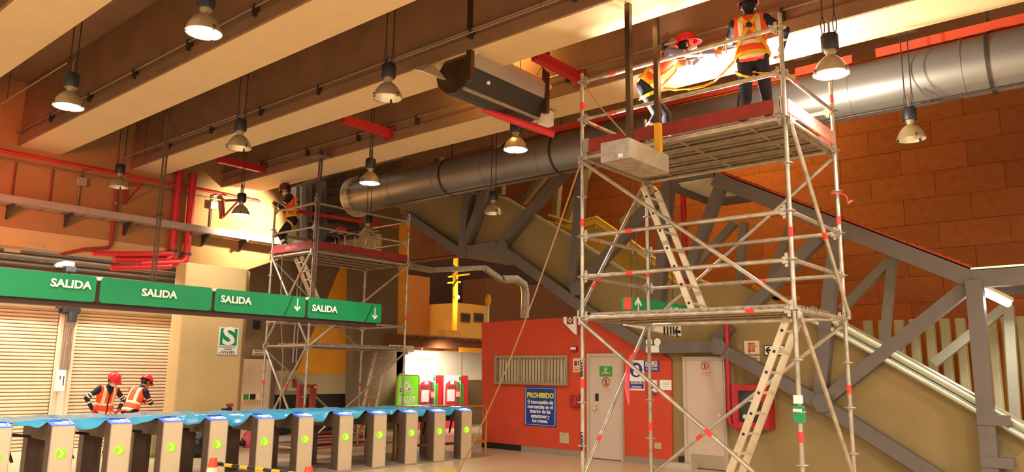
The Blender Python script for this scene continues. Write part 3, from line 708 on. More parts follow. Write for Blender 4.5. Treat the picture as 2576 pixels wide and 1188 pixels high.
def door(name, label, x0, x1, ytop, X, hinge='R', kick=False):
    a, c = PX(x0, ytop, X), PX(x1, ytop, X)
    z = (a.z+c.z)/2
    d = struct(MB().box((X-.05, c.y+.05, .02), (X-.01, a.y-.05, z-.05)).build(name, 'door', bevel=.004), label)
    b = MB(); b.box((X-.08, a.y-.06, 0), (X, a.y, z)); b.box((X-.08, c.y, 0), (X, c.y+.03, z)); b.box((X-.08, c.y+.03, z-.06), (X, a.y-.06, z)); b.build('door_frame', 'door_frame', d)
    return d, a, c, z
d1, a, c, z = door('door_1', 'pale grey kiosk door with a green first aid sign', 1481, 1569, 890, XK)
MB().box((XK-.06, a.y-.28, 1.17), (XK-.05, a.y-.20, 1.32)).build('lock_plate', 'black', d1)
b = MB(); b.tube((XK-.05, a.y-.22, 1.02), (XK-.11, a.y-.22, 1.02), .018); b.ball((XK-.13, a.y-.22, 1.02), .04); b.build('door_knob', 'inox', d1, smooth=True)
MB().lathe([(.001, 0), (.035, 0), (.035, .02), (.001, .02)], 14, (XK-.075, a.y-.22, 1.10), axis='x').build('lock_cylinder', 'inox', d1)
XD = XK-.052
t, a, c = wall_sign('first_aid_sign', 'green first aid sign on the kiosk door', 1509, 922, 1540, 947, XD, 'sign_green')
wrect(t, a, c, .46, .1, .54, .5, XD, 'white', 'cross'); wrect(t, a, c, .36, .24, .64, .36, XD, 'white', 'cross'); wrect(t, a, c, .12, .68, .88, .73, XD, 'white', 'text_line')
wrect(t, a, c, .32, .56, .68, .62, XD, 'reflect', 'hand')
def nowalk(label, x0, y0, x1, y1, X):
    t, a, c = wall_sign('no_entry_notice', label, x0, y0, x1, y1, X, 'door')
    ctr = wpos(a, c, .5, .3, X); s = abs(c.y-a.y)
    ring(t, ctr, .34*s, .42*s, (-1, 0, 0), 'red_paint', 'ring')
    flatpoly(t, [(-.3, .26), (-.26, .3), (.3, -.26), (.26, -.3)], ctr+V((-.002, 0, 0)), R_, U_, s, 'red_paint', 'slash')
    flatpoly(t, [(-.06, -.3), (-.06, .0), (-.12, .0), (-.1, .14), (.1, .14), (.12, 0), (.06, 0), (.06, -.3)], ctr, R_, U_, s, 'red_dull', 'figure', .002)
    ring(t, ctr+V((0, 0, .2*s)), 0, .07*s, (-1, 0, 0), 'red_dull', 'figure_head', 12)
    for i in range(3): wrect(t, a, c, .12, .68+.09*i, .88, .71+.09*i, X, 'pink', 'text_line')
nowalk('small white no entry notice under the green first aid sign', 1514, 950, 1537, 986, XD)
d2, a, c, z = door('door_2', 'pale grey door in the tan wall right of the kiosk', 1721, 1826, 898, XW)
MB().box((XW-.056, c.y+.08, .03), (XW-.05, a.y-.12, .27)).build('kick_plate', 'kick_steel', d2)
MB().lathe([(.001, 0), (.04, 0), (.04, .03), (.001, .03)], 12, (XW-.075, c.y+.14, 1.0), axis='x').build('door_knob', 'inox', d2)
MB().box((XW-.14, a.y+.0, 0), (XW-.0, a.y+.1, .2)).build('door_stop', 'black', d2)
nowalk('small white no entry notice on the right hand door', 1762, 908, 1786, 950, XW-.052)
MB().box((XW-.3, low[0].y-.55, 0), (XW, low[0].y-.0, .1)).build('door_step', 'door_frame', d2)
# notices on the kiosk
t, a, c = wall_sign('prohibition_poster', 'blue poster headed PROHIBIDO in yellow on the red kiosk', 1321, 973, 1400, 1076, XK, 'sign_blue')
for u0, v0, u1, v1 in ((.03, .03, .97, .038), (.03, .962, .97, .97), (.03, .03, .042, .97), (.958, .03, .97, .97)): wrect(t, a, c, u0, v0, u1, v1, XK, 'white', 'border')
text('PROHIBIDO', .15, wpos(a, c, .5, .22, XK), R_, U_, 'sign_yellow', t, width=.84*abs(a.y-c.y), bold=.006)
for i, s in enumerate(('El intercambio de', 'mercancías en el', 'interior de las', 'estaciones y', 'los trenes.')):
    text(s, .115, wpos(a, c, .5, .39+.118*i, XK), R_, U_, 'white', t, width=(.80, .79, .64, .58, .48)[i]*abs(a.y-c.y), bold=.003)
t, a, c = wall_sign('smoking_notice', 'small cream notice with a brown cup picture left of the scaffold post', 1442, 902, 1461, 937, XK, 'panel_cream')
wrect(t, a, c, .2, .18, .55, .55, XK, 'red_dull', 'picture'); wrect(t, a, c, .7, .2, .82, .5, XK, 'ink', 'picture'); [wrect(t, a, c, .1, .66+.1*i, .9, .70+.1*i, XK, 'red_kiosk', 'text_line') for i in range(3)]
def kbox(name, label, cat, x0, y0, x1, y1, dep, m, X=XK, bevel=.01):
    a, c = PX(x0, y0, X), PX(x1, y1, X); t = thing(name, label, cat, (X, (a.y+c.y)/2, c.z))
    MB().box((X-dep, c.y, c.z), (X, a.y, a.z)).build('housing', m, t, bevel=bevel); return t, a, c
t, a, c = kbox('alarm_sounder', 'small dark red alarm sounder above the cup notice', 'alarm', 1442, 872, 1454, 886, .08, 'red_dull')
MB().box((XK-.1, c.y+.0, c.z+.05), (XK-.08, a.y, c.z+.1)).build('strobe', 'white', t)
t, a, c = kbox('fire_telephone', 'dark red telephone box left of the kiosk door', 'telephone', 1441, 994, 1463, 1025, .12, 'red_dull')
MB().box((XK-.15, c.y+.05, c.z+.03), (XK-.12, c.y+.12, a.z-.03)).build('handset', 'machine_red', t, bevel=.01)
for x0, y0, x1, y1, lab in ((1409, 1088, 1432, 1117, 'pale wall plate low on the kiosk right of the blue poster'), (1647, 1113, 1664, 1131, 'small pale wall plate low on the kiosk right of its door')):
    t, a, c = kbox('wall_plate', lab, 'plate', x0, y0, x1, y1, .02, 'wall_beige', bevel=.004)
    wrect(t, a, c, .44, .1, .56, .16, XK, 'ink', 'screw', .022)
t, a, c = wall_sign('face_mask_sign', 'white sign with a round navy face mask pictogram by the door', 1581, 907, 1622, 983, XK, 'white')
ctr = wpos(a, c, .5, .32, XK); s = abs(c.y-a.y)
ring(t, ctr, 0, .40*s, (-1, 0, 0), 'sign_navy', 'disc'); flatpoly(t, [(-.02, .26), (.14, .24), (.2, .1), (.18, -.02), (-.04, -.1), (-.12, .08)], ctr+V((-.003, 0, 0)), R_, U_, s, 'white', 'face')
flatpoly(t, [(-.16, -.04), (.14, -.1), (.16, -.26), (.02, -.32), (-.18, -.22)], ctr+V((-.004, 0, 0)), R_, U_, s, 'white', 'mask_shape')
wrect(t, a, c, .08, .70, .96, .95, XK, 'sign_navy', 'caption_field')
text('USO OBLIGATORIO\nDE MASCARILLA', .075, wpos(a, c, .52, .825, XK)+V((-.004, 0, 0)), R_, U_, 'white', t, width=.72*s)
t, a, c = wall_sign('capacity_sign', 'navy capacity sign reading AFORO behind the scaffold post', 1620, 908, 1659, 935, XK, 'sign_navy')
text('AFORO', .12, wpos(a, c, .5, .25, XK), R_, U_, 'white', t, width=.8*abs(a.y-c.y), bold=.004)
wrect(t, a, c, .1, .48, .92, .55, XK, 'white', 'text_line'); text('51 PERSONAS', .07, wpos(a, c, .52, .78, XK), R_, U_, 'white', t, width=.76*abs(a.y-c.y))
t, a, c = kbox('soap_dispenser', 'white dispenser on the kiosk below the navy signs', 'dispenser', 1637, 956, 1655, 988, .1, 'white')
wrect(t, a, c, .3, .55, .7, .7, XK, 'ink', 'emblem', .103); MB().box((XK-.12, c.y+.04, c.z-.03), (XK-.02, a.y-.06, c.z+.03)).build('nozzle', 'inox_side', t)
t, a, c = wall_sign('paper_notice', 'white paper notice at the right edge of the kiosk', 1660, 956, 1690, 982, XK, 'white')
for i in range(3): wrect(t, a, c, .3, .3+.15*i, .8, .33+.15*i, XK, 'platform', 'text_line')
t, a, c = kbox('emergency_light', 'white twin emergency light above the kiosk right side', 'lamp', 1630, 870, 1664, 888, .1, 'white', XK-.15)
for px in (1634, 1655):
    q = PX(px, 861, XK-.25); b = MB(); b.lathe([(.001, .05), (.05, .04), (.075, -.02), (.07, -.03), (.001, -.025)], 18, q, axis='x'); b.build('lamp_head', 'lamp_white', t, smooth=True)
    MB().tube(V((XK-.2, q.y, q.z)), V((XK-.2, q.y, a.z)), .015, 6).build('stem', 'rod', t)
# pentagon first aid sign sticking out of the kiosk
q = [PX(*p, XK-.1) for p in ((1421, 798), (1452, 796), (1453, 843), (1448, 840), (1421, 812))]
t = thing('first_aid_flag_sign', 'white pentagon flag sign with a white cross on brown', 'sign', q[0])
MB().prism(q, (-.06, 0, 0)).build('panel', 'white', t, bevel=.004)
p = PX(1434, 806, XK-.162); MB().box((XK-.166, p.y-.085, p.z-.085), (XK-.16, p.y+.085, p.z+.085)).build('field', 'red_dull', t)
for sx, sz in ((.02, .055), (.055, .0199)): MB().box((XK-.169, p.y-sx, p.z-sz), (XK-.166, p.y+sx, p.z+sz)).build('cross', 'white', t)
MB().box((XK-.1, p.y-.05, p.z-.02), (XK, p.y+.05, p.z+.02)).build('arm', 'rod', t)

# ================================================================== HIGH BAY LAMPS
def make_lamp(lit):
    t = thing('high_bay_lamp', 'lamp', 'lamp', (0, 0, 0), 'high bay lamps')
    n = 28
    MB().lathe([(.18, .0), (.186, .006), (.178, .03), (.155, .09), (.118, .15), (.07, .195), (.045, .21), (.045, .25)], n).build('reflector', 'lamp_metal', t, smooth=True)
    MB().lathe([(.176, .006), (.15, .085), (.112, .143), (.06, .185), (.001, .19)], n).build('reflector_lining', 'lamp_in', t, smooth=True)
    if lit: MB().lathe([(.172, .012), (.12, .0), (.001, -.004)], n).build('glowing_lens', 'lamp_on', t, smooth=True)
    else:
        MB().tube((0, 0, .06), (0, 0, .18), .035, 12).build('bulb', 'lamp_white', t, smooth=True)
    MB().tube((0, 0, .25), (0, 0, .27), .06, 16).build('neck_plate', 'lamp_metal', t, smooth=True)
    b = MB(); b.lathe([(.001, .27), (.082, .27), (.09, .285), (.09, .43), (.082, .445), (.001, .445)], 20)
    b.build('ballast_housing', 'lamp_body', t, smooth=True)
    MB().box((-.06, -.035, .445), (.06, .035, .46)).build('hanger_plate', 'rod', t)
    for s in (-1, 1):
        lp = [V((s*.06+.018*math.cos(a), 0, .56+.10*math.sin(a))) for a in [2*math.pi*i/10 for i in range(11)]]
        MB().path(lp, .006, 6).build('hanger_loop', 'rod', t, smooth=True)
        MB().tube((s*.06, 0, .64), (s*.06, 0, 2.18), .008, 6).build('drop_wire', 'rod', t)
    MB().path([(0, .0, .46), (0, .0, .60), (.03, 0, .66)], .012, 6).build('power_cable', 'conduit', t, smooth=True)
    for a in (.6, 2.7, 4.8): MB().box((.17*math.cos(a)-.012, .17*math.sin(a)-.012, .0), (.17*math.cos(a)+.012, .17*math.sin(a)+.012, .05)).build('rim_clip', 'rod', t)
    return t
lit0, off0 = make_lamp(True), make_lamp(False)
LAMPS = [(512, 84, 3.55, 1, 'lit lamp nearest the camera, cut by the top edge'), (172, 270, 3.45, 1, 'lit lamp at the far left below the first beam'),
 (975, 248, 5.95, 0, 'unlit lamp with a clear rim left of the hanging fan unit'), (601, 374, 5.8, 0, 'unlit lamp in front of the third beam, left of centre'),
 (298, 472, 6.0, 0, 'unlit lamp in front of the orange red far wall'), (930, 462, 8.4, 1, 'lit lamp in front of the left end of the round duct'),
 (605, 541, 8.15, 1, 'lit lamp by the bright far wall, left of the left scaffold'), (1297, 378, 8.45, 1, 'lit lamp below the hanging fan unit'),
 (2092, 188, 8.0, 1, 'lit lamp right of the right hand scaffold railing'), (2293, 352, 11.05, 0, 'unlit dusty lamp with yellow rag before stone wall'),
 (1240, 538, 11.1, 0, 'unlit brassy lamp in front of the tan stair panel'), (925, 592, 11.1, 0, 'unlit lamp hanging inside the left scaffold railing')]
used = {0: False, 1: False}
for i, (x, y, X, lit, lab) in enumerate(LAMPS):
    p = PX(x, y, X); src = lit0 if lit else off0
    o = copy_tree(src, p, random.uniform(0, 3.1) if i != 2 else .4, 'dull metal high bay '+lab) if used[lit] else src
    if not used[lit]:
        o.location = p; o['label'] = 'dull metal high bay '+lab; used[lit] = True
    if i in (9, 10, 11):
        for ch in o.children:
            if ch.name.startswith('drop_wire'): ch.scale.z = 1.0
    if lit: spot('lamp_light_%d' % i, p+V((0, 0, -.03)), p+V((0, 0, -3)), 220, LAMPW, 155, .5, .16)
    if i == 9:
        MB().path([V((.03, -.05, .24)), V((.09, -.1, .2)), V((.14, -.15, .10)), V((.17, -.17, -.0))], .03, 6, flat=.4).build('yellow_rag', 'strap', o, smooth=True)

# ================================================================== HANGING FAN UNIT
FY = 6.4
t = thing('hanging_air_curtain', 'long grey and black fan unit hanging on two bronze posts', 'fan unit', (7.4, FY, 5.5))
xa, xb = 6.70, 8.24
f = PY(1190, 110, FY).z; g = PY(1183, 225, FY).z
prof = [(.06, 0.0), (-.02, -.10), (.0, -.31), (.13, -.55), (.30, -.60), (.44, -.58), (.60, -.44), (.64, -.30), (.44, -.08)]
P = [V((xa, FY+y, f+z)) for y, z in prof]
MB().prism(P, (xb-xa, 0, 0)).build('casing', 'unit_dark', t, smooth=False)
def facing(nm, m, i0, i1, th, e=.006):
    a_, c_ = V(prof[i0]).to_3d(), V(prof[i1]).to_3d(); d_ = (c_-a_).normalized(); n_ = V((d_.y, -d_.x, 0)); n_ = n_ if n_.x < 0 else -n_
    pt = lambda x, p, k: V((x, FY+p.x+n_.x*k, f+p.y+n_.y*k))
    MB().hexa([pt(xa-e, a_, -.004), pt(xb+e, a_, -.004), pt(xb+e, c_, -.004), pt(xa-e, c_, -.004)], [pt(xa-e, a_, th), pt(xb+e, a_, th), pt(xb+e, c_, th), pt(xa-e, c_, th)]).build(nm, m, t)
facing('top_panel', 'panel_cream', 0, 1, .012); facing('grey_front_panel', 'unit_grey', 1, 2, .012); facing('black_lower_panel', 'unit_dark', 2, 3, .012)
MB().tube((xa+.35, FY+.06, f-.40), (xa+.35, FY+.02, f-.42), .025, 12).build('button', 'white', t)
MB().box((xa, FY+.12, f-.585), (xb, FY+.16, f-.55)).build('outlet_strip', 'galv', t)
MB().prism([p+V((-.012, 0, 0)) for p in P], (.011, 0, 0)).build('end_cap', 'post_bronze', t)
MB().prism([V((xa-.3, FY+.62, f-.30)), V((xa-.3, FY+.8, f-.24)), V((xa-.05, FY+.7, f-.12)), V((xa-.05, FY+.45, f-.4))], (.04, .0, .02)).build('outlet_flap', 'panel_cream', t)
for x in (xa-.045, xb-.02):
    b = MB(); b.box((x-.035, FY-.05, f-.52), (x+.035, FY+.03, ZS)); b.build('hanger_post', 'post_bronze', t)
    MB().tube((x+.02, FY-.0, f-.1), (x+.09, FY-.0, f-.1), .05, 12).build('pivot', 'white', t)
MB().path([V((xb-.3, FY-.06, f-.05)), V((xb-.22, FY-.1, f+.12)), V((xb-.1, FY-.08, f+.1)), V((xb, FY-.06, f+.1))], .02, 6).build('cable_loop', 'strap', t, smooth=True)

# suspended metal box sign in front of the right scaffold
BY = 4.1
t = thing('suspended_metal_box', 'empty galvanised box hanging on two long brown posts before the scaffold', 'box', (7.1, BY, 4.1))
xa, xb = PY(1583, 370, BY).x, PY(1682, 405, BY).x; z1, z0 = PY(1583, 345, BY).z, PY(1583, 396, BY).z
MB().box((xa, BY, z0), (xb, BY+.36, z1)).build('box_body', 'galv', t, bevel=.004)
MB().box((xa+.01, BY-.006, z0+.01), (xb-.01, BY, z1-.01)).build('front_face', 'alu', t)
MB().box((xa-.004, BY+.08, z0+.02), (xa, BY+.14, z0+.06)).build('sticker', 'white', t)
for px, m in ((1584, 'post_bronze'), (1655, 'post_bronze')):
    x = PY(px, 300, BY+.06).x
    MB().box((x-.03, BY+.03, z1-.02), (x+.03, BY+.09, ZS)).build('hanger_post', m, t)
    if px == 1655: MB().box((x-.034, BY+.026, z1), (x+.034, BY+.094, z1+.35)).build('yellow_sleeve', 'yellow_paint', t)
# far ceiling post with plate
q = PY(803, 441, 11.9)

# ================================================================== HANGING EXIT SIGNS
SY = 11.9
t = thing('hanging_exit_sign_row', 'row of four green SALIDA exit signs on a dark hanging frame', 'sign', (6.4, SY, 2.6))
zt, zb_ = 3.03, 2.655
edges = [(2.85, PY(243, 700, SY).x), (PY(254, 700, SY).x, PY(533, 735, SY).x), (PY(541, 735, SY).x, PY(767, 770, SY).x), (PY(773, 770, SY).x, PY(958, 785, SY).x)]
MB().box((2.8, SY+.02, 2.575), (edges[3][1]-.1, SY+.2, 2.97)).build('dark_frame', 'dark_frame', t)
MB().box((2.8, SY-.0, 2.575), (edges[3][1]-.1, SY+.02, 2.62)).build('dark_frame', 'dark_frame', t)
def rrect(x0, x1, z0, z1, r, y):
    pts = []
    for cx, cz, a0 in ((x1-r, z1-r, 0), (x0+r, z1-r, 90), (x0+r, z0+r, 180), (x1-r, z0+r, 270)):
        for k in range(5): a = math.radians(a0+22.5*k); pts.append(V((cx+r*math.cos(a), y, cz+r*math.sin(a))))
    return pts
for i, (x0, x1) in enumerate(edges):
    pn = MB().prism(rrect(x0, x1, zb_, zt, .05, SY-.02), (0, .04, 0)).build('green_panel', 'green', t)
    c0, c1, yy = ((125, 229, 714), (354, 444, 738), (553, 631, 754), (783, 847, 776))[i]
    a, c = PY(c0, yy, SY-.02), PY(c1, yy+4, SY-.02)
    text('SALIDA', .2, (a+c)/2+V((0, -.022, 0)), (1, 0, 0), U_, 'white', pn, width=(c.x-a.x), height=(c.x-a.x)*.215, bold=.007, depth=.003)
    if i >= 2:
        q = PY((748, 943)[i-2], (769, 791)[i-2], SY-.02)
        b = MB(); b.prism([q+V((x*.17, -.004, z*.17)) for x, z in ((-.06, .75), (.06, .75), (.06, -.3), (.3, -.05), (.42, -.16), (0, -.62), (-.42, -.16), (-.3, -.05), (-.06, -.3))], (0, .003, 0)); b.build('down_arrow', 'white', pn)
        a, c = PY((715, 918)[i-2], (794, 810)[i-2], SY-.02), PY((737, 938)[i-2], (745, 768)[i-2], SY-.02)
        MB().beam(a+V((0, -.003, 0)), c+V((0, -.003, 0)), .014, .006, (0, 1, 0)).build('divider_line', 'ink', pn)
for i in (0, 1, 2): 
    x0, x1 = edges[i][1], edges[i+1][0]
    MB().box((x0-.02, SY+.0, zb_), (x1+.02, SY+.03, zt-.02)).build('dark_frame', 'dark_frame', t)
    MB().box((x0-.0, SY-.01, zt-.05), (x1+.03, SY+.03, zt)).build('corner_cap', 'white', t)
for px, py in ((424, 300), (801, 500)):
    x = PY(px, py, SY+.1).x
    for s in (-.026, .026): MB().box((x+s-.011, SY+.08, 2.97), (x+s+.011, SY+.11, ZS if px < 500 else 5.9)).build('hanger_bar', 'hanger_brown', t)
    MB().box((x-.045, SY+.07, 4.1), (x+.045, SY+.13, 4.14)).build('coupler', 'rod', t)
    if px > 500:
        z = PY(803, 440, SY+.1).z
        MB().box((x-.14, SY-.04, 5.72), (x+.14, SY+.24, 5.74)).build('top_plate', 'conduit', t)

# far green exit sign behind the right scaffold, and white pictogram sign
gy = 6.2
a, c = PY(1592, 748, gy), PY(1720, 790, gy)
t = thing('green_exit_sign', 'green hanging sign with an up arrow behind the right scaffold', 'sign', a)
MB().box((a.x, gy, c.z-.03), (a.x+1.9, gy+.2, a.z)).build('sign_case', 'green', t)
MB().box((a.x-.02, gy+.02, c.z-.03), (a.x, gy+.15, a.z)).build('end_panel', 'red_kiosk', t)
q = PY(1605, 773, gy)
MB().prism([q+V((x*.26, -.006, z*.26)) for x, z in ((-.06, -.75), (.06, -.75), (.06, .3), (.3, .05), (.42, .16), (0, .62), (-.42, .16), (-.3, .05), (-.06, .3))], (0, .004, 0)).build('up_arrow', 'white', t)
q = PY(1697, 786, gy); text('SALIDA', .2, q+V((0, -.006, 0)), (1, 0, 0), U_, 'white', t, width=.5, bold=.008)
for dx in (.3, .75): MB().tube((a.x+dx, gy+.1, a.z), (a.x+dx, gy+.1, 7.0), .008, 6).build('hanger_rod', 'rod', t)
gy = 6.7
a, c = PY(1580, 812, gy), PY(1714, 846, gy)
t = thing('white_pictogram_sign', 'white hanging sign with black pictograms and a left arrow under the lower deck', 'sign', a)
MB().hexa([V((a.x, gy, c.z+.10)), V((c.x, gy, c.z)), V((c.x, gy+.1, c.z)), V((a.x, gy+.1, c.z+.10))], [V((a.x, gy, a.z+.12)), V((c.x, gy, a.z+.12)), V((c.x, gy+.1, a.z+.12)), V((a.x, gy+.1, a.z+.12))]).build('panel', 'white', t)
q = PY(1704, 835, gy); MB().prism([q+V((x*.22, -.006, z*.22)) for x, z in ARROW], (0, .004, 0)).build('arrow', 'ink', t)
for i, px in enumerate((1671, 1679, 1687, 1694)):
    q = PY(px, 832, gy); MB().box((q.x-.028, gy-.005, q.z-.07), (q.x+.028, gy, q.z+.07)).build('pictogram', 'ink', t)
for x in (a.x+.2, c.x-.2): MB().tube((x, gy+.05, a.z+.12), (x, gy+.05, 7.0), .008, 6).build('hanger_rod', 'rod', t)

# ================================================================== SCAFFOLD TOWERS
TR = .0242
ROS = None; ROS0 = []
def standard(t, x, y, z0, z1, tapes=(), levels=None):
    global ROS
    p = MB().tube((x, y, z0), (x, y, z1), TR, 12).build('standard', 'galv', t, smooth=True)
    o0 = V(ORG[t.name])
    for z in levels:
        if ROS is None:
            b = MB(); b.lathe([(TR, -.005), (.062, -.005), (.064, 0), (.062, .005), (TR, .005)], 16); b.lathe([(TR+.004, -.03), (TR+.004, .03)], 12)
            ROS = b.build('rosette', 'galv', p); ROS.location = V((x, y, z)); ROS0.append(o0.copy())
        else:
            c = ROS.copy(); COL.objects.link(c); c.parent = p; c.location = V((x, y, z))+ROS0[0]-o0; ORG[c.name] = tuple(o0)
    for z, h, m in tapes: MB().tube((x, y, z-h/2), (x, y, z+h/2), TR+.002, 12).build('tape_band', m, p)
    MB().box((x-.075, y-.075, 0), (x+.075, y+.075, .012)).build('base_plate', 'galv', p)
    b = MB(); b.tube((x, y, 0), (x, y, z0), .018, 10); b.tube((x-.08, y, z0-.03), (x+.08, y, z0-.03), .012, 6); b.build('base_jack', 'galv', p)
    return p
def ledger(t, a, b_, tape=None):
    a = V(a); b_ = V(b_); d = (b_-a).normalized(); m = MB()
    m.tube(a+d*.07, b_-d*.07, TR*.98, 10)
    for e, s in ((a, 1), (b_, -1)):
        m.beam(e+d*s*.028, e+d*s*.095, .038, .07)
        m.beam(e+d*s*.055+V((0, 0, -.07)), e+d*s*.055+V((0, 0, .075)), .006, .035, d)
    p = m.build('ledger', 'galv', t, smooth=True)
    if tape: MB().tube(a.lerp(b_, tape), a.lerp(b_, tape+.035), TR+.002, 10).build('tape_band', 'red_tape', p)
    return p
def diagonal(t, a, b_, tape=None):
    a = V(a); b_ = V(b_); d = (b_-a).normalized(); m = MB(); m.tube(a, b_, TR*.95, 10)
    for e in (a, b_): m.beam(e-V((0, 0, .05)), e+V((0, 0, .05)), .03, .04)
    p = m.build('diagonal_brace', 'galv', t, smooth=True)
    if tape:
        for s in tape: MB().tube(a.lerp(b_, s), a.lerp(b_, s+.03), TR+.002, 10).build('tape_band', 'red_tape', p)
def planks(t, x0, x1, y0, y1, z, n, along):
    L = (y1-y0) if along == 'y' else (x1-x0); wd_ = ((x1-x0) if along == 'y' else (y1-y0))/n
    b = MB(); g = .008; w = wd_-2*g      # plank in local coords, long axis = y
    b.box((0, 0, -.004), (w, L, .0)); b.box((0, 0, -.07), (.014, L, -.004)); b.box((w-.014, 0, -.07), (w, L, -.004))
    b.box((.014, 0, -.07), (.05, L, -.058)); b.box((w-.05, 0, -.07), (w-.014, L, -.058)); b.box((w*.5-.03, 0, -.03), (w*.5+.03, L, -.004))
    for u_ in (.27, .73): b.box((w*u_-.025, 0, -.045), (w*u_+.025, L, -.004))
    for k in range(3): yy = L*(k+.5)/3; b.box((.05, yy-.02, -.055), (w-.05, yy+.02, -.03))
    b.box((0, -.0, -.09), (w, .05, -.0)); b.box((0, L-.05, -.09), (w, L, 0))
    for k in range(26):
        yy = L*(k+.5)/26; b.box((-.004, yy-.02, -.05), (.0, yy+.012, -.028), 1); b.box((w, yy-.02, -.05), (w+.004, yy+.012, -.028), 1)
    first = None; o0 = V(ORG[t.name])
    for i in range(n):
        if first is None: o = first = b.build('deck_plank', ['galv_deck', 'black'], t); o.data.transform(Matrix.Translation(o0))
        else: o = first.copy(); COL.objects.link(o); o.parent = t
        ORG[o.name] = tuple(o0)
        if along == 'y': o.location = V((x0+i*wd_+g, y0, z))-o0
        else: o.rotation_euler = (0, 0, -math.pi/2); o.location = V((x0, y1-i*wd_-g, z))-o0
def ladder(t, top, bot, wdir, width, n, name='ladder'):
    top = V(top); bot = V(bot); w = V(wdir).normalized()*width; d = (bot-top).normalized(); nrm = d.cross(w).normalized()
    l = MB(); l.beam(top, bot, .03, .075, nrm)
    p = l.build(name, 'alu', t)
    MB().beam(top+w, bot+w, .03, .075, nrm).build('ladder_stile', 'alu', p)
    L = (bot-top).length
    for i in range(n):
        c = top+d*(L*(i+.6)/n)
        MB().tube(c, c+w, .016, 8).build('rung', 'alu', p)
        MB().beam(c-w.normalized()*.017+nrm*0, c-w.normalized()*.0155, .03, .03, nrm).build('rung_end', 'black', p)
    return p

# right hand tower
X0, X1, Y0, Y1 = 7.66, 9.23, 2.80, 5.37
t = thing('scaffold_tower', 'large near scaffold tower on the right with two workers on top', 'scaffold', ((X0+X1)/2, (Y0+Y1)/2, 0)); RS = t
lev = [.4+.5*i for i in range(11)]
tp = lambda *z: [(q, .1, 'red_tape') for q in z]
standard(t, X0, Y1, .3, 5.52, tp(5.08, 3.57, 1.62), lev)
st_fr = standard(t, X0, Y0, .3, 5.56, tp(3.18, 1.16), lev)
standard(t, X1, Y0, .3, 5.26, tp(5.05, 3.55, 1.6), lev[:10])
standard(t, X1, Y1, .3, 5.32, tp(4.6, 3.1, 1.05), lev[:10])
MB().box((X0-.05, Y0-.045, 1.30), (X0+.03, Y0+.045, 1.46)).build('inspection_tag_holder', 'green', st_fr)
MB().box((X0-.056, Y0-.035, 1.48), (X0+.01, Y0+.035, 1.56)).build('inspection_card', 'white', st_fr)
MB().box((X0-.052, Y0-.045, 1.40), (X0-.02, Y0+.045, 1.43)).build('tag_strip', 'white', st_fr)
for z in (2.4, 2.9, 3.4, 4.4, 4.9, 5.4):
    ledger(t, (X0, Y0, z), (X0, Y1, z), .72 if z in (2.9, 3.4) else (.16 if z == 2.4 else .8))
    if z < 5.3: ledger(t, (X1, Y0, z), (X1, Y1, z), .35 if z == 2.9 else None)
    if z < 5.2:
        ledger(t, (X0, Y0, z), (X1, Y0, z), .2 if z > 4.5 else None); ledger(t, (X0, Y1, z), (X1, Y1, z), .2)
ledger(t, (X0, Y0, 5.4), (X1, Y0, 4.9+.0)) if 0 else None
diagonal(t, (X0-.05, Y1, 4.36), (X0-.05, Y0, 2.44)); diagonal(t, (X0-.05, Y1, 2.36), (X0-.05, Y0, .45), (.62,))
diagonal(t, (X1+.05, Y1, 2.44), (X1+.05, Y0, 4.36)); diagonal(t, (X1+.05, Y1, .45), (X1+.05, Y0, 2.36), (.25,))
diagonal(t, (X0, Y1+.05, .45), (X1, Y1+.05, 2.36), (.25,)); diagonal(t, (X0, Y1+.05, 2.44), (X1, Y1+.05, 4.36), (.18,))
diagonal(t, (X0, Y0-.05, 4.36), (X1, Y0-.05, 2.44), (.55,)); diagonal(t, (X0, Y0-.05, 2.36), (X1, Y0-.05, .45), (.86,))
planks(t, X0+.03, X1-.03, Y0+.03, Y1-.03, 4.46, 4, 'y')
planks(t, X0+.03, X0+1.16, Y0+.03, Y1-.03, 2.46, 3, 'y')
MB().box((X0-.03, Y0+.04, 4.46), (X0-.005, Y1-.04, 4.615)).build('toe_board', 'toe', t, bevel=.004)
MB().box((X1+.005, Y0+.04, 4.46), (X1+.03, Y1-.04, 4.615)).build('toe_board', 'toe', t, bevel=.004)
MB().box((X0+.04, Y0-.03, 4.46), (X1-.04, Y0-.005, 4.615)).build('toe_board', 'toe_pale', t, bevel=.004)
MB().box((X0+.04, Y1+.005, 4.46), (X1-.04, Y1+.03, 4.615)).build('toe_board', 'toe', t, bevel=.004)
for ya, yb2 in ((Y1-.12, Y1-.04), (Y0+.04, Y0+.10)): MB().box((X0-.04, ya, 4.45), (X0, yb2, 4.63)).build('toe_board_clip', 'galv', t)
text('SCAFFOLD', .07, V((X0+.026, Y0+.9, 4.425)), R_, U_, 'ink', t, width=.3) if 0 else None
ladder(t, PX(1618, 470, X0+.55), PX(1742, 782, X0+.55), (1, -.0, 0), .34, 7)
ladder(t, PX(1980, 800, X0+.35), PX(1826, 1215, X0+.35), (1, -.0, 0), .34, 8)
for z in (1.80, .95):
    text('LAYHER', .05, V((X0-TR-.004, Y1, z)), U_*-1, R_, 'ink', t, width=.22, bold=.002)
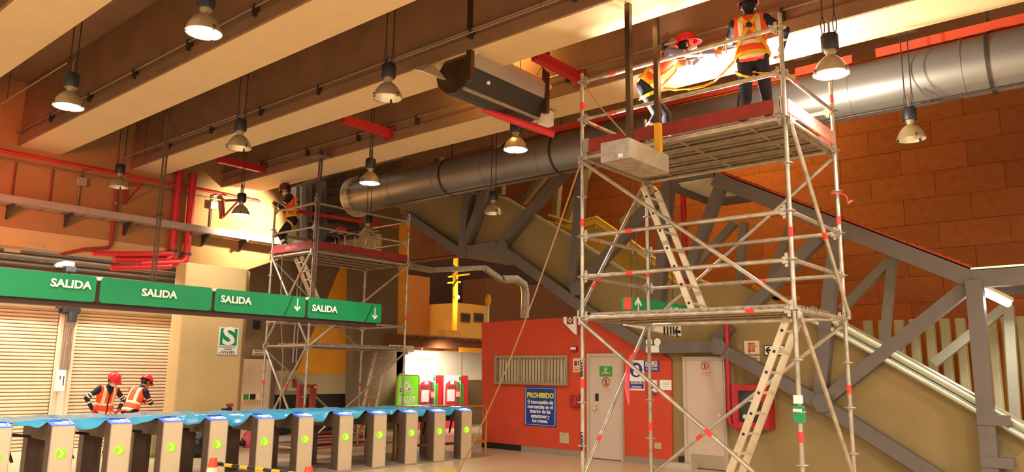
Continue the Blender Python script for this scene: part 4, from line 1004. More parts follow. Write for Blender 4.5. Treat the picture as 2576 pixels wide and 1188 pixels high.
# red cloth knots and rag
def ribbon(name, lab, pts, r, m='pink', cat='ribbon', flat=.25):
    return tag(MB().path(pts, r, 6, flat=flat).build(name, m, smooth=True, org=pts[0]), lab, cat)
q = V((X1, Y0, 4.0)); q = V((X1-.04, Y0-.03, PX(2100, 495, X1).z))
ribbon('red_cloth_knot', 'red cloth tied round the rear right scaffold post', [q+V((-.05, .07, .02)), q+V((-.02, 0, .03)), q+V((.05, -.06, .0)), q+V((.02, -.09, -.06)), q+V((-.02, -.10, -.11)), q+V((0, -.15, -.08))], [.03, .03, .028, .022, .016, .014])
q = PX(1594, 895, X0+.02); q.y += .0
ribbon('red_warning_ribbon', 'red ribbon tied to the steep left brace of the near scaffold', [q+V((-.03, -.1, .08)), q+V((-.03, -.03, .03)), q+V((-.04, .0, 0)), q+V((-.04, .05, -.12)), q+V((-.04, .07, -.35)), q+V((-.04, .05, -.55))], [.02, .02, .035, .05, .06, .02], flat=.12)

# left hand tower
X2, X3, Y2, Y3 = 9.13, 11.68, 13.03, 14.53
t = thing('scaffold_tower', 'far scaffold tower beside the column with a ladder and red toe boards', 'scaffold', ((X2+X3)/2, (Y2+Y3)/2, 0)); LS = t
lev = [.2+.5*i for i in range(11)]
standard(t, X2, Y3, .15, 5.32, tp(2.75, 1.45), lev); standard(t, X2, Y2, .15, 5.30, tp(2.7, 1.0), lev)
standard(t, X3, Y2, .15, 5.30, tp(4.9, 2.9), lev); standard(t, X3, Y3, .15, 5.30, tp(1.4), lev)
for z in (2.2, 2.7, 4.1, 4.6, 5.1):
    ledger(t, (X2, Y2, z), (X3, Y2, z)); ledger(t, (X2, Y3, z), (X3, Y3, z)) if z != 5.1 else None; ledger(t, (X2, Y2, z), (X2, Y3, z)); ledger(t, (X3, Y2, z), (X3, Y3, z))
ledger(t, (X2, Y2, .2), (X3, Y2, .2)); ledger(t, (X2, Y3, .2), (X3, Y3, .2)); ledger(t, (X2, Y2, .2), (X2, Y3, .2))
diagonal(t, (X2, Y3, 4.1), (X2, Y2, 2.2), (.5,)); diagonal(t, (X2-.05, Y3, 2.2), (X2-.05, Y2, 4.1), (.75,)); diagonal(t, (X2-.05, Y3, .25), (X2-.05, Y2, 2.15), (.6,)); diagonal(t, (X2, Y3, 2.15), (X2, Y2, .25))
diagonal(t, (X2, Y2-.05, .25), (X3, Y2-.05, 2.15)); diagonal(t, (X2, Y2-.05, 2.2), (X3, Y2-.05, 4.1)); diagonal(t, (X2, Y3+.05, 2.15), (X3, Y3+.05, .25)); diagonal(t, (X2, Y3+.05, 4.1), (X3, Y3+.05, 2.2))
planks(t, X2+.03, X3-.03, Y2+.03, Y3-.03, 4.16, 4, 'x'); planks(t, X2+.03, X3-.03, Y2+.03, Y2+1.1, 2.26, 3, 'x')
MB().box((X2+.04, Y2-.03, 4.16), (X3-.04, Y2-.005, 4.32)).build('toe_board', 'toe', t, bevel=.004)
MB().box((X2-.03, Y2+.04, 4.16), (X2-.005, Y3-.04, 4.32)).build('toe_board', 'toe', t, bevel=.004)
MB().box((X3+.005, Y2+.04, 4.16), (X3+.03, Y3-.04, 4.32)).build('toe_board', 'toe', t, bevel=.004)
MB().box((X2+.04, Y3+.005, 4.16), (X3-.04, Y3+.03, 4.32)).build('toe_board', 'toe', t, bevel=.004)
text('LAYHER', .09, V((X2-.034, Y3-.75, 4.245)), (0, 1, 0), U_*-1, 'toe_pale', t, width=.42)
ladder(t, PY(758, 645, Y2+.45), PY(805, 755, Y2+.45)+V((.15, 0, -.35)), (.1, .35, 0), .36, 7)
ladder(t, PY(945, 885, Y2+.4), PY(900, 1090, Y2+.4), (1, .0, 0), .36, 8)

# ================================================================== TURNSTILES
CHEV = [(147, 1143), (298, 1135), (434, 1128), (558, 1122), (671, 1114), (774, 1108), (868, 1101), (955, 1096), (1033, 1091), (1106, 1087), (1174, 1083)]
TZ = .56
pts = [PZ(x, y, TZ) for x, y in CHEV]
nx = np.array([p.x for p in pts]); ny = np.array([p.y for p in pts])
sl, ic = np.polyfit(nx, ny, 1)
TW, TH = .285, .98
def make_turnstile():
    t = thing('turnstile', 'x', 'turnstile', (0, 0, 0), 'turnstiles under the blue plastic film')
    h = TW/2
    # local: front face at y=0 looking to -y; housing runs back along +y
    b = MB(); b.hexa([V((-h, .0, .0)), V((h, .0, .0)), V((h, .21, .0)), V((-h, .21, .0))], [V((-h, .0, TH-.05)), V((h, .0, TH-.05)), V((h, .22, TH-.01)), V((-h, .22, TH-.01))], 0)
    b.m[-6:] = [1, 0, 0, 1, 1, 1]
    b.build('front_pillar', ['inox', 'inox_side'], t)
    b = MB()
    for s in (-1, 1): b.box((s*h-.004, -.006, .0), (s*h+.004, .006, TH-.05))
    b.build('edge_trim', 'galv', t)
    MB().hexa([V((-h-.004, -.006, TH-.055)), V((h+.004, -.006, TH-.055)), V((h+.004, .225, TH-.015)), V((-h-.004, .225, TH-.015))], [V((-h-.004, -.006, TH-.04)), V((h+.004, -.006, TH-.04)), V((h+.004, .225, TH)), V((-h-.004, .225, TH))]).build('blue_display_panel', 'screen_blue', t)
    def P(u, v, up=.0): y = .0+.22*v; return V((-h+TW*u, y, TH-.04+.04*v+up+.002))
    def panel(u0, v0, u1, v1, nm, m): MB().hexa([P(u0, v0, -.001), P(u1, v0, -.001), P(u1, v1, -.001), P(u0, v1, -.001)], [P(u0, v0, .002), P(u1, v0, .002), P(u1, v1, .002), P(u0, v1, .002)]).build(nm, m, t)
    panel(.20, .35, .52, .62, 'white_readout', 'screen_lit')
    b = MB(); b.prism([P(.68+.15*math.cos(a), .55+.22*math.sin(a), .0) for a in [2*math.pi*i/16 for i in range(16)]], (0, 0, .002)); b.build('card_reader_ring', 'screen_lit', t)
    b = MB()
    for i in range(7): b.hexa([P(.3+.09*i, .05, 0), P(.35+.09*i, .05, 0), P(.35+.09*i, .13, 0), P(.3+.09*i, .13, 0)], [P(.3+.09*i, .05, .002), P(.35+.09*i, .05, .002), P(.35+.09*i, .13, .002), P(.3+.09*i, .13, .002)])
    for i in range(4): b.hexa([P(.90, .2+.18*i, 0), P(.96, .2+.18*i, 0), P(.96, .28+.18*i, 0), P(.90, .28+.18*i, 0)], [P(.90, .2+.18*i, .002), P(.96, .2+.18*i, .002), P(.96, .28+.18*i, .002), P(.90, .28+.18*i, .002)])
    b.build('display_icons', 'screen_lit', t)
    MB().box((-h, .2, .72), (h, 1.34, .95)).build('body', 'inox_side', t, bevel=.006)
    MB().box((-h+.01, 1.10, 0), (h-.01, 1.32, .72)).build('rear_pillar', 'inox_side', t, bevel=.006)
    MB().lathe([(.001, -.012), (.062, -.012), (.062, 0), (.001, 0)], 24, (0, 0, TZ), axis='y').build('green_disc', 'led_green', t)
    s = .075
    MB().prism([V((x*s, -.013, TZ+z*s)) for x, z in ((-.35, .62), (-.02, .62), (.5, 0), (-.02, -.62), (-.35, -.62), (.12, 0))], (0, -.004, 0)).build('chevron', 'led_core', t)
    hub = MB().lathe([(.001, 0), (.07, 0), (.06, .06), (.001, .08)], 16, (h, .65, .80), axis='x').build('tripod_hub', 'inox_side', t, smooth=True)
    for d in (V((.34, 0, -.05)), V((.10, -.20, -.36)), V((.10, .20, -.36))):
        MB().tube(V((h+.05, .65, .80)), V((h+.05, .65, .80))+d, .02, 10).build('tripod_arm', 'rod', hub, smooth=True)
    return t
ts0 = make_turnstile()
ORD = ['first turnstile from the left with a full front face', 'second turnstile from the left, below the two floor workers', 'third turnstile from the left with the brightest steel face', 'fourth turnstile from the left, behind the left cone', 'fifth turnstile from the left', 'sixth turnstile from the left, behind the right cone',
       'seventh turnstile from the left', 'fifth turnstile from the right', 'third turnstile from the right next to the last two'.replace(' next to the last two', ''), 'second turnstile from the right', 'last turnstile at the right end, where the film hangs down']
ORD[7] = 'fourth turnstile from the right'
xs = [float(v) for v in nx]; xs = [xs[0]-(xs[1]-xs[0])]+xs
ORD = ['turnstile cut by the left picture edge']+ORD
for i, x in enumerate(xs):
    y = sl*x+ic+.013
    if i == 0: ts0.location = (x, y, .012); ts0.rotation_euler = (0, 0, math.atan(sl)); o = ts0
    else: o = copy_tree(ts0, (x, y, .012), math.atan(sl))
    o['label'] = 'steel tripod '+ORD[i]
# blue film draped along the row
NX, NV = 230, 13
xa, xb = xs[0]-.5, xs[-1]+.30
vs = []; fs = []
pitch = (xs[-1]-xs[0])/(len(xs)-1)
for i in range(NX+1):
    x = xa+(xb-xa)*i/NX
    ph = ((x-xs[0])/pitch) % 1.0; on = min(ph, 1-ph)*pitch     # distance to the nearest unit
    gap = max(0, min(1, (on-.10)/.18)); gap = gap*gap*(3-2*gap)
    last = 1 if x > xs[-2]+.2 else 0
    dip = (.11+.045*math.sin(x*3.1)+.03*math.sin(x*7.7))*gap*(2.3 if last and x < xs[-1]-.05 else 1)
    yb_ = sl*x+ic+.013
    for j in range(NV+1):
        v = j/NV
        wr_ = .009*math.sin(x*9+v*7)+.004*math.sin(x*31-v*17)
        if v < .3:
            k = v/.3; yy = .20-.02*gap*(1-k)+.06*k; zz = 1.0-dip*(1-k)**1.1+.012*k
        elif v < .85:
            k = (v-.3)/.55; yy = .26+1.04*k; zz = 1.012+.02*math.sin(math.pi*k)*math.sin(x*2.3+1)-.035*gap*math.sin(math.pi*k)
        else:
            k = (v-.85)/.15; yy = 1.30+.08*k; zz = 1.01-.12*k
        vs.append((x, yb_+yy+wr_*.6, zz+wr_))
for i in range(NX):
    for j in range(NV): a = i*(NV+1)+j; fs.append((a, a+NV+1, a+NV+2, a+1))
b = MB(); b.add(vs, fs); o = b.build('plastic_film', 'film', smooth=True, org=(7, 11, 1))
so = o.modifiers.new('thickness', 'SOLIDIFY'); so.thickness = .003
tag(o, 'long sheet of shiny blue plastic film draped over the turnstiles', 'film')
# object standing on the film
q = PZ(577, 1034, 1.03); t = thing('rotating_beacon', 'small brown topped beacon standing on the blue film', 'lamp', q)
MB().lathe([(.001, .0), (.04, 0), (.045, .04), (.03, .05), (.001, .05)], 14, q).build('base', 'black', t, smooth=True)
MB().lathe([(.03, .05), (.06, .09), (.06, .12), (.001, .13)], 14, q).build('dome', 'red_dull', t, smooth=True)
MB().tube(q+V((-.04, 0, .03)), q+V((-.13, .03, .03)), .02, 8).build('plug', 'black', t, smooth=True)

struct(MB().prism([PZ(*q, .004) for q in ((1096, 1200), (1104, 1176), (1146, 1180), (1150, 1204))], (0, 0, .004)).build('trim_9', 'yellow_floor'), 'faded yellow floor marking at the lower edge')
# ------------------------------------------------------------------ cones and bar
def cone(p, lab):
    t = thing('traffic_cone', lab, 'cone', (p.x, p.y, 0), 'cones holding the striped bar')
    prof = [(.17, .03), (.042, .72), (.036, .74), (.001, .742)]
    def rad(z): return .17-.128*(z-.03)/.69
    for z0, z1, m, nm in ((.03, .32, 'cone', 'cone_body'), (.32, .46, 'panel_cream', 'reflective_band'), (.46, .52, 'cone', 'cone_body'), (.52, .64, 'panel_cream', 'reflective_band')):
        MB().lathe([(rad(z0), z0), (rad(z1), z1)], 24, (p.x, p.y, 0)).build(nm, m, t, smooth=True)
    MB().lathe([(rad(.64), .64), (.042, .72), (.036, .74), (.001, .742)], 24, (p.x, p.y, 0)).build('cone_tip', 'cone', t, smooth=True)
    MB().box((p.x-.2, p.y-.2, 0), (p.x+.2, p.y+.2, .03)).build('base', 'black', t, bevel=.01)
c1, c2 = PZ(537, 1152, .742), PZ(777, 1174, .742)
cone(c1, 'orange and cream traffic cone left of the striped bar'); cone(c2, 'orange traffic cone right, at the bottom edge')
a, c = PZ(548, 1168, .66), PZ(772, 1196, .66)
t = thing('striped_bar', 'black and yellow striped bar between the two traffic cones', 'bar', a)
n = 11
for i in range(n):
    p, q = a.lerp(c, i/n), a.lerp(c, (i+1)/n)
    MB().tube(p, q, .02, 12).build('black_segment' if i % 2 == 0 else 'yellow_segment', 'black' if i % 2 == 0 else 'yellow_paint', t, smooth=True)
MB().lathe([(.001, -.01), (.05, -.01), (.05, .02), (.001, .02)], 14, a).build('end_ring', 'black', t)

# ------------------------------------------------------------------ brass rail right of the turnstiles
a = PZ(1225, 1143, 0); t = thing('brass_guard_rail', 'shiny brass tube guard rail with glass at the end of the turnstiles', 'rail', a)
e = V((a.x-.05, a.y, 0)); l = V((xs[-1]-1.3, a.y+.35, 0))
MB().path([e, e+V((0, 0, .92)), e+V((-.03, 0, .985)), e+V((-.10, .0, 1.01)), l+V((0, 0, 1.01))], .025, 10).build('top_tube', 'brass', t, smooth=True)
MB().tube(e+V((0, 0, .27)), l+V((0, 0, .27)), .03, 10).build('low_tube', 'brass', t, smooth=True)
MB().tube(e+V((-.45, .06, 0)), e+V((-.45, .06, 1.0)), .02, 10).build('post', 'brass', t, smooth=True)
MB().box((e.x-.42, e.y+.03, .34), (e.x-.06, e.y+.04, .95)).build('glass_pane', 'glass', t)
MB().tube(l, l+V((0, 0, 1.0)), .02, 10).build('post', 'brass', t, smooth=True)

# ------------------------------------------------------------------ ticket machines and shed
YM = 17.9
ws = struct(MB().box((15.3, YM, 0), (20.5, YM+.25, 2.36)).build('wall_ticket', 'wall_white'), 'pale wall behind the ticket machines')
MB().box((18.6, YM-.012, 0), (20.5, YM, 1.45)).build('dark_panel', 'wall_dark', ws)
MB().box((18.55, YM-.02, 0), (18.6, YM, 2.36)).build('wall_joint', 'wall_beige', ws)
rf = struct(MB().prism([V((15.2, YM-.9, 2.42)), V((15.2, YM+.3, 2.42)), V((15.2, YM+.3, 2.86)), V((15.2, YM-.9, 2.70))], (5.6, 0, 0)).build('trim_6', 'build_brown'), 'low tiled eaves above the ticket machines')
for i in range(14):
    MB().box((15.25+.39*i, YM-.98, 2.66+.012*(i % 2)), (15.60+.39*i, YM-.4, 2.74+.012*(i % 2))).build('eaves_tile', 'build_brown', rf)
a, c = PY(1155, 878, YM-.92), PY(1212, 888, YM-.92)
MB().box((a.x, YM-.93, c.z), (c.x, YM-.91, a.z+.05)).build('yellow_fascia', 'yellow_wall_and_glow', rf)
a, c = PY(980, 868, YM-.95), PY(1038, 886, YM-.95)
MB().box((a.x, YM-1.0, c.z), (c.x, YM-.92, a.z)).build('white_fascia_sign', 'wall_white', rf)
tl = thing('ticket_tube_lamp', 'lit fluorescent tube above the ticket machines', 'lamp', PY(1060, 898, YM-.5))
a, c = PY(1022, 898, YM-.5), PY(1098, 896, YM-.5)
MB().tube(a, c, .06, 12).build('tube', 'tube_on', tl, smooth=True); MB().box((a.x, YM-.58, a.z+.06), (c.x, YM-.42, a.z+.16)).build('lamp_tray', 'white', tl); MB().tube(((a.x+c.x)/2, YM-.5, a.z+.16), ((a.x+c.x)/2, YM-.5, 2.46), .02, 8).build('stem', 'white', tl)
a, c = PY(999, 943, 17.0), PY(1051, 1030, 17.0)
t = thing('green_notice_board', 'bright green notice board with a grey tube frame left of the ticket machines', 'board', (a.x, 17, 0))
MB().box((a.x+.03, 16.98, .15), (c.x-.03, 17.04, a.z-.03)).build('green_panel', 'panel_green', t)
MB().path([V((a.x, 17, 0)), V((a.x, 17, a.z-.08)), V((a.x+.08, 17, a.z)), V((c.x-.08, 17, a.z)), V((c.x, 17, a.z-.08)), V((c.x, 17, 0))], .028, 8).build('tube_frame', 'win_alu', t, smooth=True)
for px, py, r in ((1022, 971, .13), (1033, 983, .07), (1009, 982, .05)):
    q = PY(px, py, 16.978); ring(t, q, r*.45, r, (0, -1, 0), 'white', 'gear_emblem', 14)
    b = MB()
    for k in range(8): aa = 2*math.pi*k/8; p = q+V((math.cos(aa)*r*1.1, 0, math.sin(aa)*r*1.1)); b.box(p-V((.025, .003, .025)), p+V((.025, .0, .025)))
    b.build('gear_teeth', 'white', t)
q = PY(1024, 1004, 16.975); text('DISCULPE', .17, q, (1, 0, 0), U_, 'white', t, width=.62, bold=.008)
q = PY(1024, 1013, 16.975); text('LA MOLESTIA', .11, q, (1, 0, 0), U_, 'white', t, width=.55, bold=.006)
def machine(x0, x1, lab):
    a, c = PY(x0, 945, 17.0), PY(x1, 945, 17.0); w = c.x-a.x; z1 = a.z
    t = thing('ticket_machine', lab, 'machine', (a.x+w/2, 17.3, 0), 'ticket machines')
    MB().box((a.x, 17.06, 0), (c.x, 17.7, z1)).build('cabinet', 'machine_red', t, bevel=.01)
    f = a.x+w*.62
    MB().box((a.x, 17.0, 0), (a.x+w*.64, 17.06, z1)).build('white_surround', 'machine_white', t)
    ar = [V((a.x+.02, 16.985, .02)), V((f-.02, 16.985, .02)), V((f-.02, 16.985, z1-.32))]+[V((a.x+(f-a.x)/2+(f-a.x-.04)/2*math.cos(q), 16.985, z1-.32+.17*math.sin(q))) for q in [math.pi*i/10 for i in range(1, 10)]]+[V((a.x+.02, 16.985, z1-.32))]
    MB().prism(ar, (0, .015, 0)).build('arched_front', 'machine_pink', t)
    MB().box((a.x+w*.08, 16.96, .82), (a.x+w*.36, 16.985, 1.17)).build('touch_screen', 'machine_screen', t)
    MB().box((a.x+w*.10, 16.975, z1-.42), (a.x+w*.42, 16.99, z1-.30)).build('dark_slot_panel', 'red_dull', t)
    for i in range(4): MB().box((a.x+w*(.12+.07*i), 16.965, z1-.53), (a.x+w*(.16+.07*i), 16.985, z1-.42)).build('button', 'inox', t)
    MB().box((a.x+w*.44, 16.95, .95), (a.x+w*.56, 16.985, 1.1)).build('card_slot', 'inox', t); MB().box((a.x+w*.44, 16.93, .62), (a.x+w*.56, 16.985, .9)).build('coin_tray', 'inox_side', t)
    MB().box((a.x+w*.46, 16.97, 1.2), (a.x+w*.56, 16.985, 1.4)).build('green_slot', 'green', t)
    MB().box((a.x+w*.55, 16.99, z1-.14), (a.x+w*.62, 17.0, z1-.03)).build('green_mark', 'green', t)
    MB().box((a.x+w*.66, 17.04, .7), (a.x+w*.80, 17.06, 1.35)).build('green_side_panel', 'sign_green', t)
    MB().box((a.x+w*.2, 16.98, z1-.26), (a.x+w*.34, 16.985, z1-.17)).build('top_badge', 'machine_white', t)
machine(1055, 1118, 'red ticket machine next to the green notice board'); machine(1120, 1182, 'red ticket machine on the right, close to the kiosk')

# ------------------------------------------------------------------ exterior through the opening
def ext(name, lab, q0, q1, Y, m, dep=3., cat='building', z0=None):
    a, c = PY(*q0, Y), PY(*q1, Y)
    o = MB().box((a.x, Y, c.z if z0 is None else z0), (c.x, Y+dep, a.z)).build(name, m, org=((a.x+c.x)/2, Y, c.z if z0 is None else z0))
    return tag(o, lab, cat)
ext('night_backdrop', 'added dark brown backdrop hiding the bright world behind the opening', (960, 560), (1700, 860), 36, 'night', 2, z0=0)  # backdrop added so the bright world does not show as sky
ext('orange_building', 'plain orange lit building behind the ticket shed on the left', (1020, 690), (1076, 880), 30, 'build_orange', 3, z0=0)
ext('low_orange_wall', 'orange lit wall behind the street pole', (1080, 768), (1150, 880), 33.6, 'build_orange', 2, 'wall', z0=0)
bh = ext('cream_house', 'cream house wall with two dark windows behind the ticket shed', (1152, 762), (1222, 880), 28, 'house', 3, z0=0)
for x0, x1 in ((1159, 1182), (1192, 1215)):
    a, c = PY(x0, 787, 27.98), PY(x1, 812, 27.98); f = MB().box((a.x, 27.94, c.z), (c.x, 28, a.z)).build('window', 'build_brown', bh); MB().box((a.x+.06, 27.92, c.z+.06), (c.x-.06, 27.94, a.z-.06)).build('pane', 'ink', f)
ext('dark_house', 'dark brown house with a stepped top right of the cream house', (1225, 700), (1480, 880), 31, 'build_brown', 2, z0=0)
ext('roof_parapet', 'long yellow lit parapet above the ticket shed eaves', (1024, 842), (1216, 862), 20.3, 'yellow_wall_and_glow', .5, 'wall', z0=2.2)
ext('yellow_cabinet', 'yellow cabinet standing on the parapet by the street pole', (1121, 830), (1158, 858), 20.0, 'yellow_paint', .4, 'cabinet', z0=2.2)
pl = thing('street_pole', 'yellow lit street pole with crossarms and an orange lamp', 'pole', PY(1145, 850, 24))
a, c = PY(1148, 600, 24), PY(1143, 850, 24)
MB().tube((c.x, 24, 0), (a.x, 24, a.z), .14, 12, r2=.11).build('pole_shaft', 'pole', pl, smooth=True)
for p, q in (((1128, 697), (1180, 690)), ((1126, 712), (1158, 710))): MB().beam(PY(*p, 23.85), PY(*q, 23.85), .07, .07).build('crossarm', 'pole', pl)
MB().path([PY(1141, 668, 23.8), PY(1150, 676, 23.8), PY(1138, 690, 23.8), PY(1150, 704, 23.8), PY(1139, 722, 23.8)], .04, 6).build('cable_coil', 'ink', pl)
q = PY(1151, 748, 23.7); MB().ball(q, .10).build('lamp_globe', 'street_lamp', pl, smooth=True)
MB().tube(q+V((0, .25, .05)), q, .03, 6).build('lamp_arm', 'pole', pl)
l = D.lights.new('street_lamp_light', 'POINT'); l.energy = 250; l.color = (1, .5, .08); l.shadow_soft_size = .15; lo = D.objects.new('street_lamp_light', l); COL.objects.link(lo); lo.location = q+V((0, -.3, 0))
t = thing('antenna_post', 'white topped antenna post left of the kiosk roof', 'antenna', PY(1229, 800, 16))
q = PY(1228, 770, 16); MB().tube(V((q.x, 16, 0)), q, .04, 8).build('mast', 'wall_white', t); MB().ball(PY(1228, 755, 16), .12, sc=(.8, .8, 1.6)).build('head', 'pole', t, smooth=True)
# galvanised duct with elbow outside above the kiosk
t = thing('outdoor_cable_duct', 'pale metal duct bending down above the kiosk roof', 'duct', PY(1290, 700, 15.5))
P_ = [PY(*q, 15.5) for q in ((1020, 668), (1085, 680), (1218, 674), (1262, 705))]
for a, c in zip(P_, P_[1:]): MB().beam(a, c, .16, .14).build('duct_run', 'galv', t)
P_ = [PY(*q, 15.5) for q in ((1262, 703), (1300, 703), (1318, 716), (1322, 740), (1320, 800))]
MB().path(P_, .13, 10).build('duct_elbow', 'galv', t, smooth=True)
MB().tube(PY(1275, 640, 15.5), PY(1275, 700, 15.5), .012, 6).build('hanger_rod', 'rod', t)

# ------------------------------------------------------------------ small things on floor and walls
t, = (thing('s_safety_sign', 'green and white S safety zone sign on the column', 'sign', PY(575, 860, 15.59)),)
a, c = PY(555, 826, 15.595), PY(594, 870, 15.595); a2, c2_ = PY(551, 872, 15.595), PY(592, 893, 15.595)
MB().box((a.x-.03, 15.585, c2_.z), (c.x+.03, 15.598, a.z+.02)).build('plate', 'white', t)
MB().box((a.x, 15.58, c.z), (c.x, 15.585, a.z)).build('green_field', 'green', t)
text('S', .56, V(((a.x+c.x)/2, 15.578, (a.z+c.z)/2)), (1, 0, 0), U_, 'white', t, width=.29, height=.40, bold=.015)
for i in range(8):
    x = a.x-.01+.048*i
    for z in (c.z-.05, c2_.z+.02): MB().prism([V((x, 15.583, z)), V((x+.022, 15.583, z)), V((x+.034, 15.583, z+.028)), V((x+.012, 15.583, z+.028))], (0, .003, 0)).build('hazard_stripe', 'ink', t)
text('ZONA SEGURA\nEN CASOS DE SISMOS', .045, V(((a.x+c.x)/2, 15.583, (c.z+c2_.z)/2-.01)), (1, 0, 0), U_, 'ink', t, width=.3)
def ysign(name, lab, x0, y0, x1, y1, Y, m, cat='sign'):
    a, c = PY(x0, y0, Y), PY(x1, y1, Y); t = thing(name, lab, cat, (a.x, Y, c.z))
    MB().box((a.x, Y-.015, c.z), (c.x, Y, a.z)).build('plate', m, t); return t, a, c
t, a, c = ysign('emergency_exit_sign', 'small cream sign reading SALIDA DE EMERGENCIA right of the column', 636, 880, 664, 895, 17.88, 'panel_cream')
text('SALIDA DE\nEMERGENCIA', .07, V(((a.x+c.x)/2, 17.864, (a.z+c.z)/2)), (1, 0, 0), U_, 'ink', t, width=.85*(c.x-a.x))
t, a, c = ysign('restroom_exit_sign', 'green and cream pictogram strip low on the silver door', 610, 990, 655, 1007, 17.88, 'panel_cream')
w = c.x-a.x
MB().box((a.x+.02, 17.862, c.z+.02), (a.x+w*.32, 17.866, a.z-.02)).build('green_field', 'sign_green', t); MB().box((a.x+w*.4, 17.862, c.z+.02), (a.x+w*.7, 17.866, a.z-.02)).build('pictogram', 'ink', t)
t, a, c = ysign('wall_clock_speaker', 'black oval wall fitting above the silver door', 637, 806, 653, 829, YR-.0, 'black')
t = thing('wall_panel_box', 'cream wall panel box behind the left scaffold legs', 'box', PY(734, 970, YR-.1)); a, c = PY(725, 945, YR-.2), PY(748, 985, YR-.2)
MB().box((a.x, YR-.2, c.z), (c.x, YR, a.z)).build('housing', 'wall_beige', t, bevel=.01); MB().box((a.x+.14, YR-.215, c.z+.1), (c.x-.04, YR-.2, a.z-.08)).build('window_pane', 'red_dull', t)
t = thing('wall_conduits', 'pair of vertical grey conduits behind the left scaffold', 'pipes', PY(740, 900, YR-.06))
for px in (737, 745): q = PY(px, 900, YR-.05); MB().tube((q.x, YR-.05, 1.9), (q.x, YR-.05, 4.3), .022, 8).build('conduit', 'galv', t)
# red portable lighting gate behind the film
a = PY(752, 968, 14.0); c = PY(790, 1050, 14.0)
t = thing('red_equipment_frame', 'red metal frame standing behind the film by the left scaffold', 'frame', (a.x, 14, 0))
for x in (a.x+.04, c.x-.06): MB().box((x-.05, 13.95, 0), (x+.05, 14.06, a.z)).build('upright', 'red_dull', t)
MB().box((a.x, 13.96, a.z-.06), (c.x, 14.05, a.z)).build('crossbar', 'red_dull', t); MB().ball((c.x-.06, 13.93, a.z-.05), .03).build('lamp_button', 'orange_led', t, smooth=True)
for i in range(3): MB().ball((a.x+.28, 13.96, .62+.13*i), .055).build('white_knob', 'white', t, smooth=True)
MB().box((a.x+.16, 13.97, .3), (a.x+.4, 14.04, .9)).build('red_plate', 'machine_red', t)
# pallets and hose heap in the far aisle
t = thing('red_timber_stack', 'low stack of red boards behind the turnstiles', 'boards', PZ(830, 1120, 0))
q = PZ(830, 1122, 0)
for i in range(5): MB().box((q.x-.9+.1*(i % 2), q.y-.2+.06*i, .02+.06*i), (q.x+.9, q.y+.1+.06*i, .065+.06*i)).build('board', 'toe' if i % 2 == 0 else 'toe_pale', t)
t = thing('red_hand_truck', 'red and white hand truck wedged behind the turnstiles', 'trolley', PZ(900, 1110, 0)); q = PZ(895, 1118, 0)
MB().beam(q+V((0, 0, .1)), q+V((.22, 0, .95)), .06, .05).build('side_frame', 'machine_red', t); MB().beam(q+V((.2, .05, .1)), q+V((.42, .05, .95)), .06, .05).build('side_frame', 'toe_pale', t)
for z in (.3, .6): MB().beam(q+V((.06+.2*z, 0, z)), q+V((.25+.2*z, .05, z)), .03, .03).build('crossbar', 'alu', t)
MB().lathe([(.001, -.04), (.11, -.04), (.11, .04), (.001, .04)], 16, q+V((.0, .05, .11)), axis='y').build('wheel', 'black', t, smooth=True)
def bag(name, lab, px, py, r, m, sc=(1, 1, .8), cat='bag', seed=1):
    q = PZ(px, py, 0); rnd = random.Random(seed); n, mm = 22, 12; vs = []; fs = []
    ks = [(rnd.uniform(2, 7), rnd.uniform(0, 6), rnd.uniform(.03, .09)) for _ in range(7)]
    for i in range(mm+1):
        t = math.pi*i/mm
        for j in range(n):
            a = 2*math.pi*j/n; d = V((math.sin(t)*math.cos(a), math.sin(t)*math.sin(a), math.cos(t)))
            k = 1+sum(A*math.sin(f*(d.x*1.3+d.y*.7+d.z*1.1)+p) for f, p, A in ks)
            p = V((d.x*sc[0], d.y*sc[1], max(d.z, -.75)*sc[2]))*r*k+V((0, 0, r*.75*sc[2])); p.z = max(p.z, .0); vs.append(q+p)
    for i in range(mm):
        for j in range(n): fs.append((i*n+j, (i+1)*n+j, (i+1)*n+(j+1) % n, i*n+(j+1) % n))
    t = thing(name, lab, cat, q); MB().add(vs, fs).build('body', m, t, smooth=True); return t, q
t, q = bag('black_rubbish_bag', 'shiny black rubbish bag on the floor behind the third turnstile', 495, 1150, .24, 'bag_black', (1.1, .8, 1.05), seed=3)
MB().path([q+V((0, 0, .40)), q+V((.02, 0, .5)), q+V((.05, .03, .53))], [.06, .03, .05], 8).build('tied_neck', 'bag_black', t, smooth=True)
t, q = bag('lime_green_bag', 'lime green equipment bag behind the second and third turnstiles', 372, 1150, .29, 'bag_lime', (.9, .5, 1.15), seed=5)
MB().box(q+V((-.07, -.26, .05)), q+V((.10, -.2, .55))).build('grey_pocket', 'khaki', t, bevel=.02)
MB().path([q+V((-.15, -.15, .5)), q+V((-.05, -.2, .68)), q+V((.1, -.15, .62))], .02, 6).build('handle', 'black', t, smooth=True)
t, q = bag('pink_cloth_heap', 'pink cloth bundle on the floor behind the fourth turnstile', 633, 1125, .22, 'pink', (1.1, .8, .95), 'cloth', seed=8)
MB().ball(q+V((-.26, -.05, .10)), .09, sc=(1, .7, .8)).build('dark_roll', 'black', t, smooth=True)
t = thing('tool_crate', 'low grey tool crate with cables behind the turnstiles', 'crate', PZ(700, 1138, 0)); q = PZ(705, 1140, 0)
MB().box(q+V((-.3, 0, 0)), q+V((.35, .3, .10))).build('crate_body', 'khaki', t, bevel=.01); MB().path([q+V((-.3, -.05, .02)), q+V((0, -.15, .02)), q+V((.4, -.05, .02)), q+V((.7, .1, .02))], .015, 6).build('cable', 'rope', t, smooth=True)
